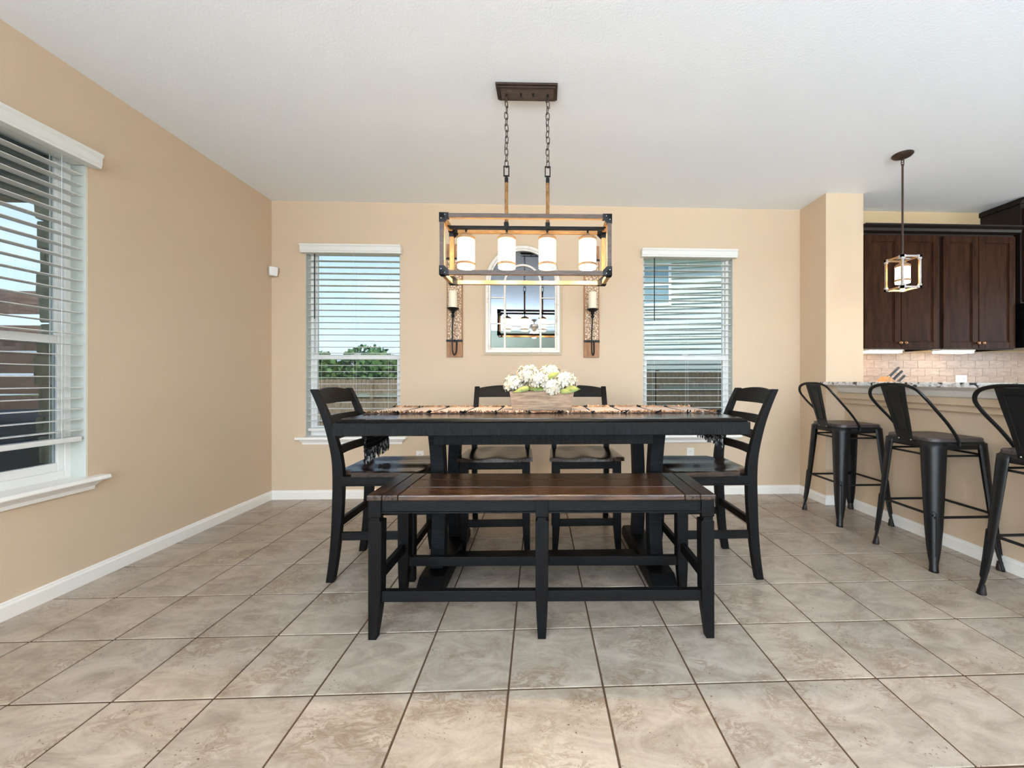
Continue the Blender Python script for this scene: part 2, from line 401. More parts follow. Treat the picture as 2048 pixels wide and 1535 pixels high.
# ------------------------------------------------------------------ the room
XL, YB, CEIL, YREAR, XK = -2.45, 3.705, 2.743, -6.0, 6.4
XB, XBK, YS = 2.70, 2.87, 3.36              # bar wall face, its kitchen face, front of the corner column
WZ0, WZ1 = 0.573, 2.330                     # window openings
TH = 0.15
def struct(o, label, cat): return tag(o, label, cat, kind='structure')
def wall_boxes(mb, axis, a0, a1, t0, t1, holes, z0=0.0, z1=CEIL):
    def bx(u0, u1, w0, w1):
        if axis == 'x': mb.box(u0, t0, w0, u1, t1, w1)
        else: mb.box(t0, u0, w0, t1, u1, w1)
    cur = a0
    for h0, h1, hz0, hz1 in sorted(holes):
        bx(cur, h0, z0, z1)
        if hz0 > z0: bx(h0, h1, z0, hz0)
        if hz1 < z1: bx(h0, h1, hz1, z1)
        cur = h1
    bx(cur, a1, z0, z1)
    return mb
W1 = (-2.146, -1.285); W2 = (0.995, 1.868); W3 = (1.365, 2.232)
struct(wall_boxes(MB(), 'x', XL - TH, XBK - 0.1, YB, YB + TH, [(*W1, WZ0, WZ1), (*W2, WZ0, WZ1)]).build('wall_back', 'beige_paint'),
       'beige painted back wall holding two windows and the arched mirror', 'wall')
struct(wall_boxes(MB(), 'x', XBK - 0.1, XK, YB, YB + TH, []).build('wall_kitchen', 'kitchen_paint'), 'tan kitchen wall above the dark upper cabinets', 'wall')
struct(wall_boxes(MB(), 'y', YREAR, YB, XL - TH, XL, [(*W3, WZ0, WZ1), (-3.5, -1.7, WZ0, WZ1)]).build('wall_left', 'beige_paint'), 'beige painted wall on the left with one window', 'wall')
struct(wall_boxes(MB(), 'x', XL - TH, XK, YREAR - TH, YREAR, [(-1.9, 0.1, 0, 2.1), (1.2, 3.2, 0, 2.1)]).build('wall_rear', 'sage_paint'), 'grey-green living room wall seen at the foot of the mirror', 'wall')
struct(wall_boxes(MB(), 'y', YREAR - TH, YB + TH, XK, XK + TH, [(0.2, 2.2, 1.05, 2.25)]).build('wall_right', 'beige_paint'), 'beige wall at the far end of the kitchen', 'wall')
struct(B(2.53, YS, 0, XBK, YB, CEIL).build('wall_column', 'beige_paint'), 'narrow beige wall stub between dining room and kitchen', 'wall')
struct(B(XB, 0.95, 0, XBK, YS, 1.05).build('wall_bar', 'beige_paint'), 'beige half wall carrying the granite bar top', 'wall')
struct(B(XL - TH, YREAR - TH, CEIL, XK + TH, YB + TH, CEIL + 0.1).build('ceiling', 'ceiling_paint'), 'smooth white ceiling over the dining area', 'ceiling')

# floor: grout bed with single tiles
floor = struct(B(XL - TH, YREAR - TH, -0.12, XK + TH, YB + TH, -0.0025).build('floor', 'grout'), 'beige travertine-look tile floor with brown grout', 'floor')
TX, TY, TX0, TY0, G = 0.3385, 0.3345, -0.1065, 1.402, 0.0068
def in_view(x, y):
    zc = x * math.sin(YAW) + y * math.cos(YAW)
    if zc < 0.5: return False
    px = 1108 + 785 * (x * math.cos(YAW) - y * math.sin(YAW)) / zc; py = 758 + 785 * H / zc
    return -260 < px < 2320 and py < 1760
def tile_mb(w, d): return B(-w / 2, -d / 2, -0.007, w / 2, d / 2, 0)
full = tile_mb(TX - G, TY - G).mesh('tile', 'floor_tile')
rest = MB()
for i in range(-9, 22):
    for j in range(-24, 9):
        x0, x1, y0, y1 = TX0 + i * TX + G / 2, TX0 + (i + 1) * TX - G / 2, TY0 + j * TY + G / 2, TY0 + (j + 1) * TY - G / 2
        cut = False
        if x1 <= XL or x0 >= XK or y0 >= YB or y1 <= YREAR: continue
        if x0 < XL: x0 = XL; cut = True
        if y1 > YB: y1 = YB; cut = True
        if y0 < YREAR: y0 = YREAR; cut = True
        if x1 > XK: x1 = XK; cut = True
        cx, cy = (x0 + x1) / 2, (y0 + y1) / 2
        if in_view(cx, cy) and cx < XB + 0.1:
            obj('tile', tile_mb(x1 - x0, y1 - y0).mesh('tile', 'floor_tile') if cut else full, floor, 0.0022, 2, (cx, cy, 0))
        else:
            rest.box(x0, y0, -0.007, x1, y1, 0)
tag(rest.build('tile_field', 'floor_tile', floor), kind='stuff')

# baseboards
def base_prof(h=0.082): return [(0, 0), (0.014, 0), (0.014, h - 0.02), (0.009, h - 0.010), (0.009, h - 0.004), (0.005, h), (0, h)]
def baseboard(name, p, q, label):
    p, q = Vector((*p, 0)), Vector((*q, 0)); d = (q - p).normalized(); nrm = Vector((-d.y, d.x, 0))   # room lies to the left of p->q
    secs = [[tuple(e0 + nrm * u + Vector((0, 0, w))) for u, w in base_prof()] for e0 in (p, q)]
    return struct(MB().loft(secs).build(name, 'white_trim'), label, 'baseboard')
baseboard('baseboard_left', (XL, YB), (XL, YREAR), 'white baseboard along the left wall under the window')
baseboard('baseboard_back', (2.53, YB), (XL, YB), 'white baseboard along the back wall behind the dining chairs')
baseboard('baseboard_column', (2.53, YS - 0.014), (2.53, YB), 'short white baseboard on the side of the wall stub')
baseboard('baseboard_corner', (XB - 0.015, YS), (2.5305, YS), 'very short white baseboard on the front of the wall stub')
baseboard('baseboard_bar', (XB, 0.95), (XB, YS), 'white baseboard at the foot of the bar wall behind the stools')
# unseen rear patio doors, added as openings for the fill lights
for n_, x0, lab in ((1, -1.9, 'white patio door added for fill light behind the viewer, nearer the left wall'), (2, 1.2, 'white patio door added for fill light behind the viewer, nearer the kitchen')):
    d = thing('door_%d' % n_, lab, 'door', (x0 + 1.0, YREAR, 0), kind='structure')
    m = MB().box(-1, -0.1, 0, -0.94, 0.02, 2.1).box(0.94, -0.1, 0, 1, 0.02, 2.1).box(-0.94, -0.1, 2.04, 0.94, 0.02, 2.1).box(-0.94, -0.1, 0, 0.94, 0.02, 0.05).box(-0.03, -0.09, 0.05, 0.03, -0.01, 2.04)
    m.build('door_frame', 'white_vinyl', d, 0.004)
    B(-0.94, -0.06, 0.05, -0.03, -0.055, 2.04).build('pane', 'pane_glass', d); B(0.03, -0.06, 0.05, 0.94, -0.055, 2.04).build('pane', 'pane_glass', d)

kw_ = thing('window_4', 'white framed kitchen window added for fill light in the far right wall, outside the picture', 'window', (XK, 1.2, 0), kind='structure')  # unseen window, added to hold the fill light from the right
MB().box(0, -1, 1.05, 0.1, -0.95, 2.25).box(0, 0.95, 1.05, 0.1, 1, 2.25).box(0, -0.95, 1.05, 0.1, 0.95, 1.1).box(0, -0.95, 2.2, 0.1, 0.95, 2.25).box(0.02, -0.02, 1.1, 0.08, 0.02, 2.2).build('window_frame', 'white_vinyl', kw_, 0.003)
B(0.05, -0.95, 1.1, 0.055, -0.02, 2.2).build('pane', 'pane_glass', kw_); B(0.05, 0.02, 1.1, 0.055, 0.95, 2.2).build('pane', 'pane_glass', kw_)

# windows, built with the wall face at y = 0 and the outside at +y
def window(n_, loc, rz, w, label):
    t = thing('window_%d' % n_, label, 'window', loc, rz, kind='structure')
    h = w / 2; zm = 1.315
    j = MB().box(-h, 0.003, WZ0, -h + 0.004, 0.083, WZ1).box(h - 0.004, 0.003, WZ0, h, 0.083, WZ1).box(-h + 0.004, 0.003, WZ1 - 0.004, h - 0.004, 0.083, WZ1)
    j.build('jamb_liner', 'jamb_paint', t)
    f = MB().box(-h, 0.083, WZ0, -h + 0.030, 0.15, WZ1).box(h - 0.030, 0.083, WZ0, h, 0.15, WZ1).box(-h + 0.030, 0.083, WZ1 - 0.028, h - 0.030, 0.15, WZ1).box(-h + 0.030, 0.083, WZ0, h - 0.030, 0.15, WZ0 + 0.045)
    f.build('window_frame', 'white_vinyl', t, 0.003)
    def sash(nm, y, z0, z1, fw, rb, rt):
        a = -h + 0.030; b = h - 0.030
        s = MB().box(a, y, z0, a + fw, y + 0.028, z1).box(b - fw, y, z0, b, y + 0.028, z1).box(a + fw, y, z0, b - fw, y + 0.028, z0 + rb).box(a + fw, y, z1 - rt, b - fw, y + 0.028, z1)
        o = s.build(nm, 'white_vinyl', t, 0.003)
        B(a + fw, y + 0.012, z0 + rb, b - fw, y + 0.016, z1 - rt).build('pane', 'pane_glass', o)
        return o
    sash('upper_sash', 0.114, zm - 0.02, WZ1 - 0.028, 0.017, 0.035, 0.018)
    lo = sash('lower_sash', 0.085, WZ0 + 0.045, zm + 0.02, 0.030, 0.045, 0.042)
    B(-0.03, 0.08, zm + 0.02, 0.03, 0.10, zm + 0.032).build('sash_lock', 'white_vinyl', lo, 0.003)
    sc_ = B(-h + 0.05, 0.140, WZ0 + 0.05, h - 0.05, 0.142, zm).build('insect_screen', 'insect_screen', t)
    stool = MB().prism([(-0.055, 0.548), (-0.062, 0.556), (-0.055, WZ0 + 0.001), (0.09, WZ0 + 0.001), (0.09, 0.548)], 'x', -h - 0.065, h + 0.065)
    stool.build('window_sill', 'white_trim', t, 0.003)
    ap = MB().loft([[(-h - 0.042 + k, -0.038 + k * 0.9, 0.548), (h + 0.042 - k, -0.038 + k * 0.9, 0.548), (h + 0.042 - k, -0.0005, 0.548), (-h - 0.042 + k, -0.0005, 0.548)] for k in (0,)] +
                   [[(-h - 0.042 + k, -0.038 + k, z), (h + 0.042 - k, -0.038 + k, z), (h + 0.042 - k, -0.0005, z), (-h - 0.042 + k, -0.0005, z)] for k, z in ((0.004, 0.540), (0.02, 0.522), (0.022, 0.503))])
    ap.build('sill_apron', 'white_trim', t)
    return t
def blind(loc, rz, w, zb, label, wand_x, wand_z, wand_c=True):
    t = thing('window_blind', label, 'blind', loc, rz, 'white faux-wood window blinds')
    h = w / 2
    prof = [(0.0, 2.257), (-0.052, 2.257), (-0.052, 2.268), (-0.057, 2.277), (-0.057, 2.310), (-0.066, 2.322), (-0.066, 2.334), (0.0, 2.334)]
    v = MB().prism(prof, 'x', -h - 0.022, h + 0.022); v.build('valance', 'blind_white', t, 0.002)
    B(-h + 0.016, 0.006, 2.287, h - 0.016, 0.066, 2.324).build('head_rail', 'blind_white', t, 0.002)
    sl = MB()
    sec = [(-0.029, 0.0), (-0.010, 0.0022), (0.010, 0.0022), (0.029, 0.0), (0.029, -0.0028), (-0.029, -0.0028)]
    sl.loft([[(x, y, z) for y, z in sec] for x in (-h + 0.016, h - 0.016)])
    me = sl.mesh('slat', 'blind_white')
    sp = 0.0572; z = 2.262; zs = []
    while z > zb + 0.035:
        o = obj('slat', me, t, 0, 2, (0, 0.036, z)); zs.append(z); z -= sp
    B(-h + 0.016, 0.008, zb - 0.014, h - 0.016, 0.064, zb + 0.012).build('bottom_rail', 'blind_white', t, 0.004)
    for cx in (-h + 0.11, 0.0, h - 0.11):
        c = MB().tube([(cx, 0.0055, zb), (cx, 0.0055, 2.29)], 0.0009, 5).tube([(cx, 0.0665, zb), (cx, 0.0665, 2.29)], 0.0009, 5)
        c.build('ladder_cord', 'cord_white', t)
    MB().tube([(wand_x, -0.006, 2.285), (wand_x, -0.006, wand_z)], 0.0045, 6).build('tilt_wand', 'metal_black' if wand_c else 'cord_white', t, smooth=True)
    return t
wn_spec = [(((W1[0] + W1[1]) / 2, YB, 0), 0, W1[1] - W1[0]), (((W2[0] + W2[1]) / 2, YB, 0), 0, W2[1] - W2[0]), ((XL, (W3[0] + W3[1]) / 2, 0), R(90), W3[1] - W3[0])]
wlab = ['white framed window left of the mirror, showing sky and trees', 'white framed window right of the mirror, facing the neighbouring house', 'white framed window in the left wall looking onto the patio']
blab = ['open white slat blind on the back wall left of the mirror', 'open white slat blind on the back wall right of the mirror', 'open white slat blind at the left wall window, hanging short of the sill']
for k in range(3): window(k + 1, *wn_spec[k], wlab[k])
window(5, (XL, -2.6, 0), R(90), 1.8, 'wide white framed window added for fill light in the left wall behind the viewer')  # unseen window, added around the side fill light
blind(*wn_spec[0], 0.638, blab[0], -0.346, 1.66)
blind(*wn_spec[1], 0.638, blab[1], -0.328, 1.66)
blind(*wn_spec[2], 0.785, blab[2], -0.30, 1.5, False)

# bar: trim steps, white cove and granite top
def trim_run(name, prof, mt, label):
    return struct(MB().prism(prof, 'y', 0.98, YS - 0.002).build(name, mt), label, 'trim')
trim_run('trim_1', [(XB, 0.985), (2.655, 0.985), (2.645, 0.992), (2.632, 1.01), (2.622, 1.03), (2.60, 1.045), (2.60, 1.052), (XB, 1.052)], 'white_trim', 'white cove trim right under the granite bar top')
trim_run('trim_2', [(XB, 0.938), (2.632, 0.938), (2.628, 0.942), (2.628, 0.985), (XB, 0.985)], 'beige_paint', 'upper beige trim board stepped under the bar')
trim_run('trim_3', [(XB, 0.895), (2.666, 0.895), (2.662, 0.899), (2.662, 0.938), (XB, 0.938)], 'beige_paint', 'lower beige trim board stepped under the bar')
bt = B(2.475, 0.92, 1.0525, 3.02, YS - 0.001, 1.083).build('granite_counter', 'granite', None, 0.006, 3)
tag(bt, 'speckled black and white granite bar top on the half wall', 'countertop')

# ------------------------------------------------------------------ outside
gr = B(-60, -40, -0.75, 60, 90, -0.7).build('ground', 'grass'); struct(gr, 'green lawn beyond the windows', 'ground')
struct(B(-9, -3, -0.7, XL - TH - 0.002, 4.3, -0.1).build('patio_slab', 'concrete'), 'concrete patio floor outside the left window', 'patio')
def fence(loc, rz, n_, pw, hgt, m1, m2, label, dog):
    t = thing('wood_fence', label, 'fence', loc, rz)
    ear = 0.035
    poly = [(-pw / 2 + 0.004, 0), (pw / 2 - 0.004, 0), (pw / 2 - 0.004, hgt - ear), (pw / 2 - ear if dog else pw / 2 - 0.004, hgt), (-pw / 2 + ear if dog else -pw / 2 + 0.004, hgt), (-pw / 2 + 0.004, hgt - ear)]
    me = MB().prism(poly, 'y', 0, 0.018).mesh('picket', m1)
    for i in range(n_):
        obj('picket', me, t, 0, 2, ((i + 0.5) * pw, 0.0, random.uniform(-0.012, 0.012)))
    L = n_ * pw
    for z in (hgt - 0.62, 0.35):
        B(0, -0.04, z, L, -0.002, z + 0.14).build('rail', m2, t)
    x = 0.0
    while x <= L:
        B(x - 0.045, -0.13, -0.05, x + 0.045, -0.042, hgt + 0.04).build('post', m1, t); x += 2.4
    return t
fence((-13.0, 14.0, -0.7), 0, 84, 0.142, 1.80, 'fence_wood', 'fence_rail', 'tan picket fence under the trees, seen through the left back window', False)
fence((1.6, 13.0, -0.7), R(4), 62, 0.146, 2.07, 'fence_wood_dark', 'fence_rail_grey', 'brown dog-eared picket fence in front of the neighbouring house', True)
def leaf_tree(loc, rx, rz, n_, label, mt, group):
    t = thing('tree', label, 'tree', loc, 0, group)
    MB().lathe([(0.14, 0), (0.11, rz * 0.5), (0.07, rz * 1.1)], 7).build('trunk', 'trunk', t)
    m = MB()
    for _ in range(n_):
        while True:
            p = Vector((random.uniform(-1, 1), random.uniform(-1, 1), random.uniform(-1, 1)))
            if 0.25 < p.length < 1: break
        c = Vector((p.x * rx, p.y * rx, rz * 1.05 + p.z * rz * 0.95)); s = random.uniform(0.10, 0.24)
        q = Euler((random.uniform(0, 6), random.uniform(0, 6), random.uniform(0, 6))).to_matrix()
        m.add([c + q @ Vector(v) * s for v in ((-1, -0.5, 0), (0, -0.8, 0.2), (1, -0.1, 0), (0.1, 0.8, -0.1), (-0.8, 0.5, 0.1))], [(0, 1, 2, 3, 4)])
    m.build('crown', mt, t)
tl = [(-19.2, 26, 1.9, 1.72, 0), (-17.6, 30.4, 2.3, 2.1, 1), (-14.6, 26, 1.9, 1.8, 0), (-12.8, 30.4, 2.3, 2.2, 1), (-10.2, 26, 1.9, 1.75, 0), (-8.0, 30.4, 2.3, 2.1, 1)]
tlab = ['bushy green tree beyond the fence, farthest to the left', 'bushy green tree beyond the fence, second from the left', 'bushy green tree beyond the fence, in the middle of the row', 'bushy green tree beyond the fence, fourth from the left', 'pale green tree beyond the fence, fifth from the left', 'deep green tree beyond the fence, nearest the mirror']
for k, (x, y, rx, rz_, kk) in enumerate(tl):
    leaf_tree((x, y, -0.7), rx, rz_, 1500, tlab[k], ('foliage', 'foliage_deep')[kk], 'trees beyond the fence')

# neighbouring house with lap siding
hs = thing('neighbor_house', 'pale lap-sided house with a white framed window behind the brown fence', 'house', (5.2, 17.6, -0.7), R(-13))
B(-6, 0.06, 0, 9, 8, 7.3).build('wall_body', 'siding', hs)
me = MB().loft([[(x, -0.012, 0.0), (x, 0.0, 0.0), (x, 0.06, 0.235), (x, 0.048, 0.235)][::1] for x in (-6.0, 9.0)]).mesh('siding_board', 'siding')
for k in range(32): obj('siding_board', me, hs, 0, 2, (0, 0, k * 0.226))
hw = MB().box(-0.52, -0.05, 5.12, -0.40, 0.04, 7.02).box(0.66, -0.05, 5.12, 0.78, 0.04, 7.02).box(-0.40, -0.05, 6.90, 0.66, 0.04, 7.02).box(-0.40, -0.05, 5.12, 0.66, 0.04, 5.24).box(-0.40, -0.04, 6.02, 0.66, 0.03, 6.12).build('house_window', 'white_vinyl', hs)
B(-0.40, -0.02, 5.24, 0.66, -0.01, 6.02).build('pane', 'house_glass', hw); B(-0.40, -0.02, 6.12, 0.66, -0.01, 6.90).build('pane', 'house_glass', hw)
B(-6.4, -0.55, 7.30, 9.4, 8.3, 7.50).build('eave', 'white_vinyl', hs)
MB().prism([(-0.6, 7.505), (8.3, 7.505), (3.8, 9.7)], 'x', -6.4, 9.4).build('roof', 'roof_shingle', hs)

# patio outside the left window
pr = thing('patio_roof', 'grey boarded patio roof outside the left window', 'roof', (-4.4, 0.8, 2.47))
for k in range(16):
    B(-1.83 + k * 0.23, -3.0, 0, -1.83 + k * 0.23 + 0.224, 1.98, 0.02).build('ceiling_board', 'soffit_grey', pr)
B(-1.85, 1.98, -0.12, 1.79, 2.12, 0.25).build('fascia_beam', 'soffit_grey', pr)
B(-1.85, -3.0, 0.022, 1.79, 1.98, 0.2).build('roof_deck', 'roof_shingle', pr)
sc_ = thing('stone_column', 'rough pale stone column at the edge of the patio', 'column', (-3.16, 2.93, -0.1))
B(-0.145, -0.145, 0, 0.145, 0.145, 2.43).build('core', 'stone_mortar', sc_)
z = 0.0
while z < 2.40:
    hh = min(random.uniform(0.10, 0.21), 2.43 - z)
    for (ax, sg) in (('x', -1), ('x', 1), ('y', -1), ('y', 1)):
        cuts = [-0.18, random.uniform(-0.05, 0.05), 0.18]
        for a, b in zip(cuts, cuts[1:]):
            dp = random.uniform(0.165, 0.205)
            g = 0.006
            jit = lambda: random.uniform(-0.012, 0.012)
            pts = []
            for zz in (z + g, z + hh - g):
                for u, dd in ((a + g, 0.146), (b - g, 0.146), (b - g, dp), (a + g, dp)):
                    d2 = dd + (jit() if dd > 0.15 else 0); u2 = u + (jit() * 0.5 if dd > 0.15 else 0)
                    pts.append((sg * d2, u2, zz + (jit() * 0.4 if dd > 0.15 else 0)) if ax == 'x' else (u2, sg * d2, zz + (jit() * 0.4 if dd > 0.15 else 0)))
            MB().hexa(pts).build('stone', 'stone', sc_, 0.012, 2)
    z += hh
ps = thing('privacy_screen', 'brown horizontal plank privacy screen behind the stone column', 'screen', (-5.4, 4.6, -0.1))
for (z0, z1) in ((0.10, 0.42), (0.44, 0.74), (0.76, 1.02), (1.04, 1.24), (1.27, 1.50), (1.52, 1.80), (1.93, 2.18)):
    B(-1.9, -0.02, z0, 1.6, 0.02, z1).build('plank', 'screen_wood', ps)
for x in (-1.95, 0, 1.65): B(x - 0.05, 0.021, 0, x + 0.05, 0.12, 2.25).build('post', 'screen_wood', ps)
gc = MB()
for zz, k in ((0, 1.0), (0.35, 0.98), (0.62, 0.95), (0.80, 0.86), (0.90, 0.66), (0.95, 0.4)):
    pass
secs = []
for zz, k in ((0, 1.03), (0.30, 1.0), (0.58, 0.97), (0.76, 0.88), (0.88, 0.70), (0.94, 0.42), (0.95, 0.1)):
    secs.append([(0.75 * k * math.copysign(abs(math.cos(a)) ** 0.5, math.cos(a)) + random.uniform(-0.015, 0.015), 0.36 * k * math.copysign(abs(math.sin(a)) ** 0.5, math.sin(a)) + random.uniform(-0.015, 0.015), zz) for a in [2 * math.pi * q / 20 for q in range(20)]])
gco = gc.loft(secs).build('grill_cover', 'cover_teal', None, smooth=True, ang=60, loc=(-4.35, 3.45, -0.1))
tag(gco, 'dark teal fabric cover over a grill on the patio', 'grill cover')

# ------------------------------------------------------------------ dining table
tb = thing('dining_table', 'long black counter-height trestle table with dark wood top', 'table', (0.035, 2.385, 0), R(-0.6))
def tt_sec(k, z): return [(-k, -(k - 0.495), z), (k, -(k - 0.495), z), (k, (k - 0.495), z), (-k, (k - 0.495), z)]
MB().loft([tt_sec(0.990, 0.896), tt_sec(0.992, 0.901), tt_sec(0.986, 0.906), tt_sec(0.980, 0.9085)]).build('edge_molding', 'black_wood', tb, smooth=True, ang=25)
for k in range(5):
    B(-0.86, -0.478 + k * 0.1912, 0.9086, 0.86, -0.478 + k * 0.1912 + 0.1905, 0.914).build('top_plank', 'table_top', tb, 0.001)
for q in (-1, 1): B(q * 0.8608, -0.478, 0.9086, q * 0.974, 0.478, 0.914).build('end_plank', 'table_top_y', tb, 0.002)
B(-1.005, -0.50, 0.832, 1.005, -0.47, 0.8955).build('apron', 'sawn_black', tb, 0.004)
B(-1.005, 0.47, 0.832, 1.005, 0.50, 0.8955).build('apron', 'sawn_black', tb, 0.004)
B(-1.005, -0.4695, 0.832, -0.975, 0.4695, 0.8955).build('apron', 'sawn_black', tb, 0.004)
B(0.975, -0.4695, 0.832, 1.005, 0.4695, 0.8955).build('apron', 'sawn_black', tb, 0.004)
for s in (-1, 1):
    B(-0.583, s * 0.29 - 0.014, 0.757, 0.583, s * 0.29 + 0.014, 0.8955).build('under_rail', 'sawn_black', tb, 0.003)
    x = 0.6 * s + 0.018
    for q in (-1, 1):                       # bowed posts
        secs = []
        for k in range(11):
            z = 0.085 + (0.895 - 0.085) * k / 10; u = k / 10
            y = q * (0.175 + 0.09 * (2 * u - 0.75) ** 2 * 0.75)
            wd = 0.038 + 0.004 * (2 * u - 1) ** 2
            secs.append([(x - 0.036, y - wd, z), (x + 0.036, y - wd, z), (x + 0.036, y + wd, z), (x - 0.036, y + wd, z)])
        MB().loft(secs).build('post', 'sawn_black_h', tb, 0.003)
    MB().loft([[(x - 0.065, -0.40, 0), (x + 0.065, -0.40, 0), (x + 0.065, 0.40, 0), (x - 0.065, 0.40, 0)],
               [(x - 0.065, -0.40, 0.045), (x + 0.065, -0.40, 0.045), (x + 0.065, 0.40, 0.045), (x - 0.065, 0.40, 0.045)],
               [(x - 0.065, -0.34, 0.085), (x + 0.065, -0.34, 0.085), (x + 0.065, 0.34, 0.085), (x - 0.065, 0.34, 0.085)]]).build('foot', 'black_wood_y', tb, 0.004)
B(-0.515, -0.12, 0.03, 0.55, 0.0, 0.068).build('stretcher', 'black_wood', tb, 0.003)

# ------------------------------------------------------------------ bench
bn = thing('dining_bench', 'black bench with brown plank seat in front of the table', 'bench', (0.02, 1.853, 0), R(-1.8))
for k in range(3):
    B(-0.607, -0.195 + k * 0.13, 0.590, 0.607, -0.195 + k * 0.13 + 0.1288, 0.614).build('seat_plank', 'brown_top', bn, 0.003 if k == 1 else 0.005)
for s in (-1, 1):
    for k in range(2):
        x0 = 0.6085 + k * 0.066
        B(s * x0, -0.195, 0.590, s * (x0 + 0.0645), 0.195, 0.614).build('end_plank', 'brown_top_y', bn, 0.004)
def bench_leg(xo, sx, yo, sy):
    secs = []
    for z, w, off in ((0, 0.034, 0), (0.05, 0.040, 0), (0.11, 0.047, 0), (0.20, 0.054, 0), (0.498, 0.056, 0), (0.503, 0.046, 0.004), (0.516, 0.046, 0.004), (0.519, 0.054, 0), (0.589, 0.054, 0)):
        if sx: xa, xb = xo + sx * off, xo + sx * w
        else: xa, xb = -w / 2 + off, w / 2 - off
        ya, yb = yo + sy * off, yo + sy * w
        x0, x1, y0, y1 = min(xa, xb), max(xa, xb), min(ya, yb), max(ya, yb)
        secs.append([(x0, y0, z), (x1, y0, z), (x1, y1, z), (x0, y1, z)])
    return MB().loft(secs)
for yo, sy in ((-0.187, 1), (0.187, -1)):
    for xo, sx in ((-0.735, 1), (0, 0), (0.735, -1)):
        bench_leg(xo, sx, yo, sy).build('leg', 'black_wood_v', bn, 0.0015)
    for a, b in ((-0.684, -0.025), (0.025, 0.684)):
        ra = MB().box(a, yo + sy * 0.010, 0.540, b, yo + sy * 0.032, 0.5895).box(a, yo + sy * 0.005, 0.533, b, yo + sy * 0.034, 0.5395)
        ra.build('apron', 'black_wood', bn, 0.001)
        B(a, yo + sy * 0.012, 0.153, b, yo + sy * 0.040, 0.200).build('stretcher', 'black_wood', bn, 0.002)
for s in (-1, 1):
    B(s * 0.725, -0.135, 0.540, s * 0.703, 0.135, 0.5895).build('apron', 'black_wood_y', bn, 0.001)
    B(s * 0.722, -0.135, 0.228, s * 0.696, 0.135, 0.272).build('stretcher', 'black_wood_y', bn, 0.002)

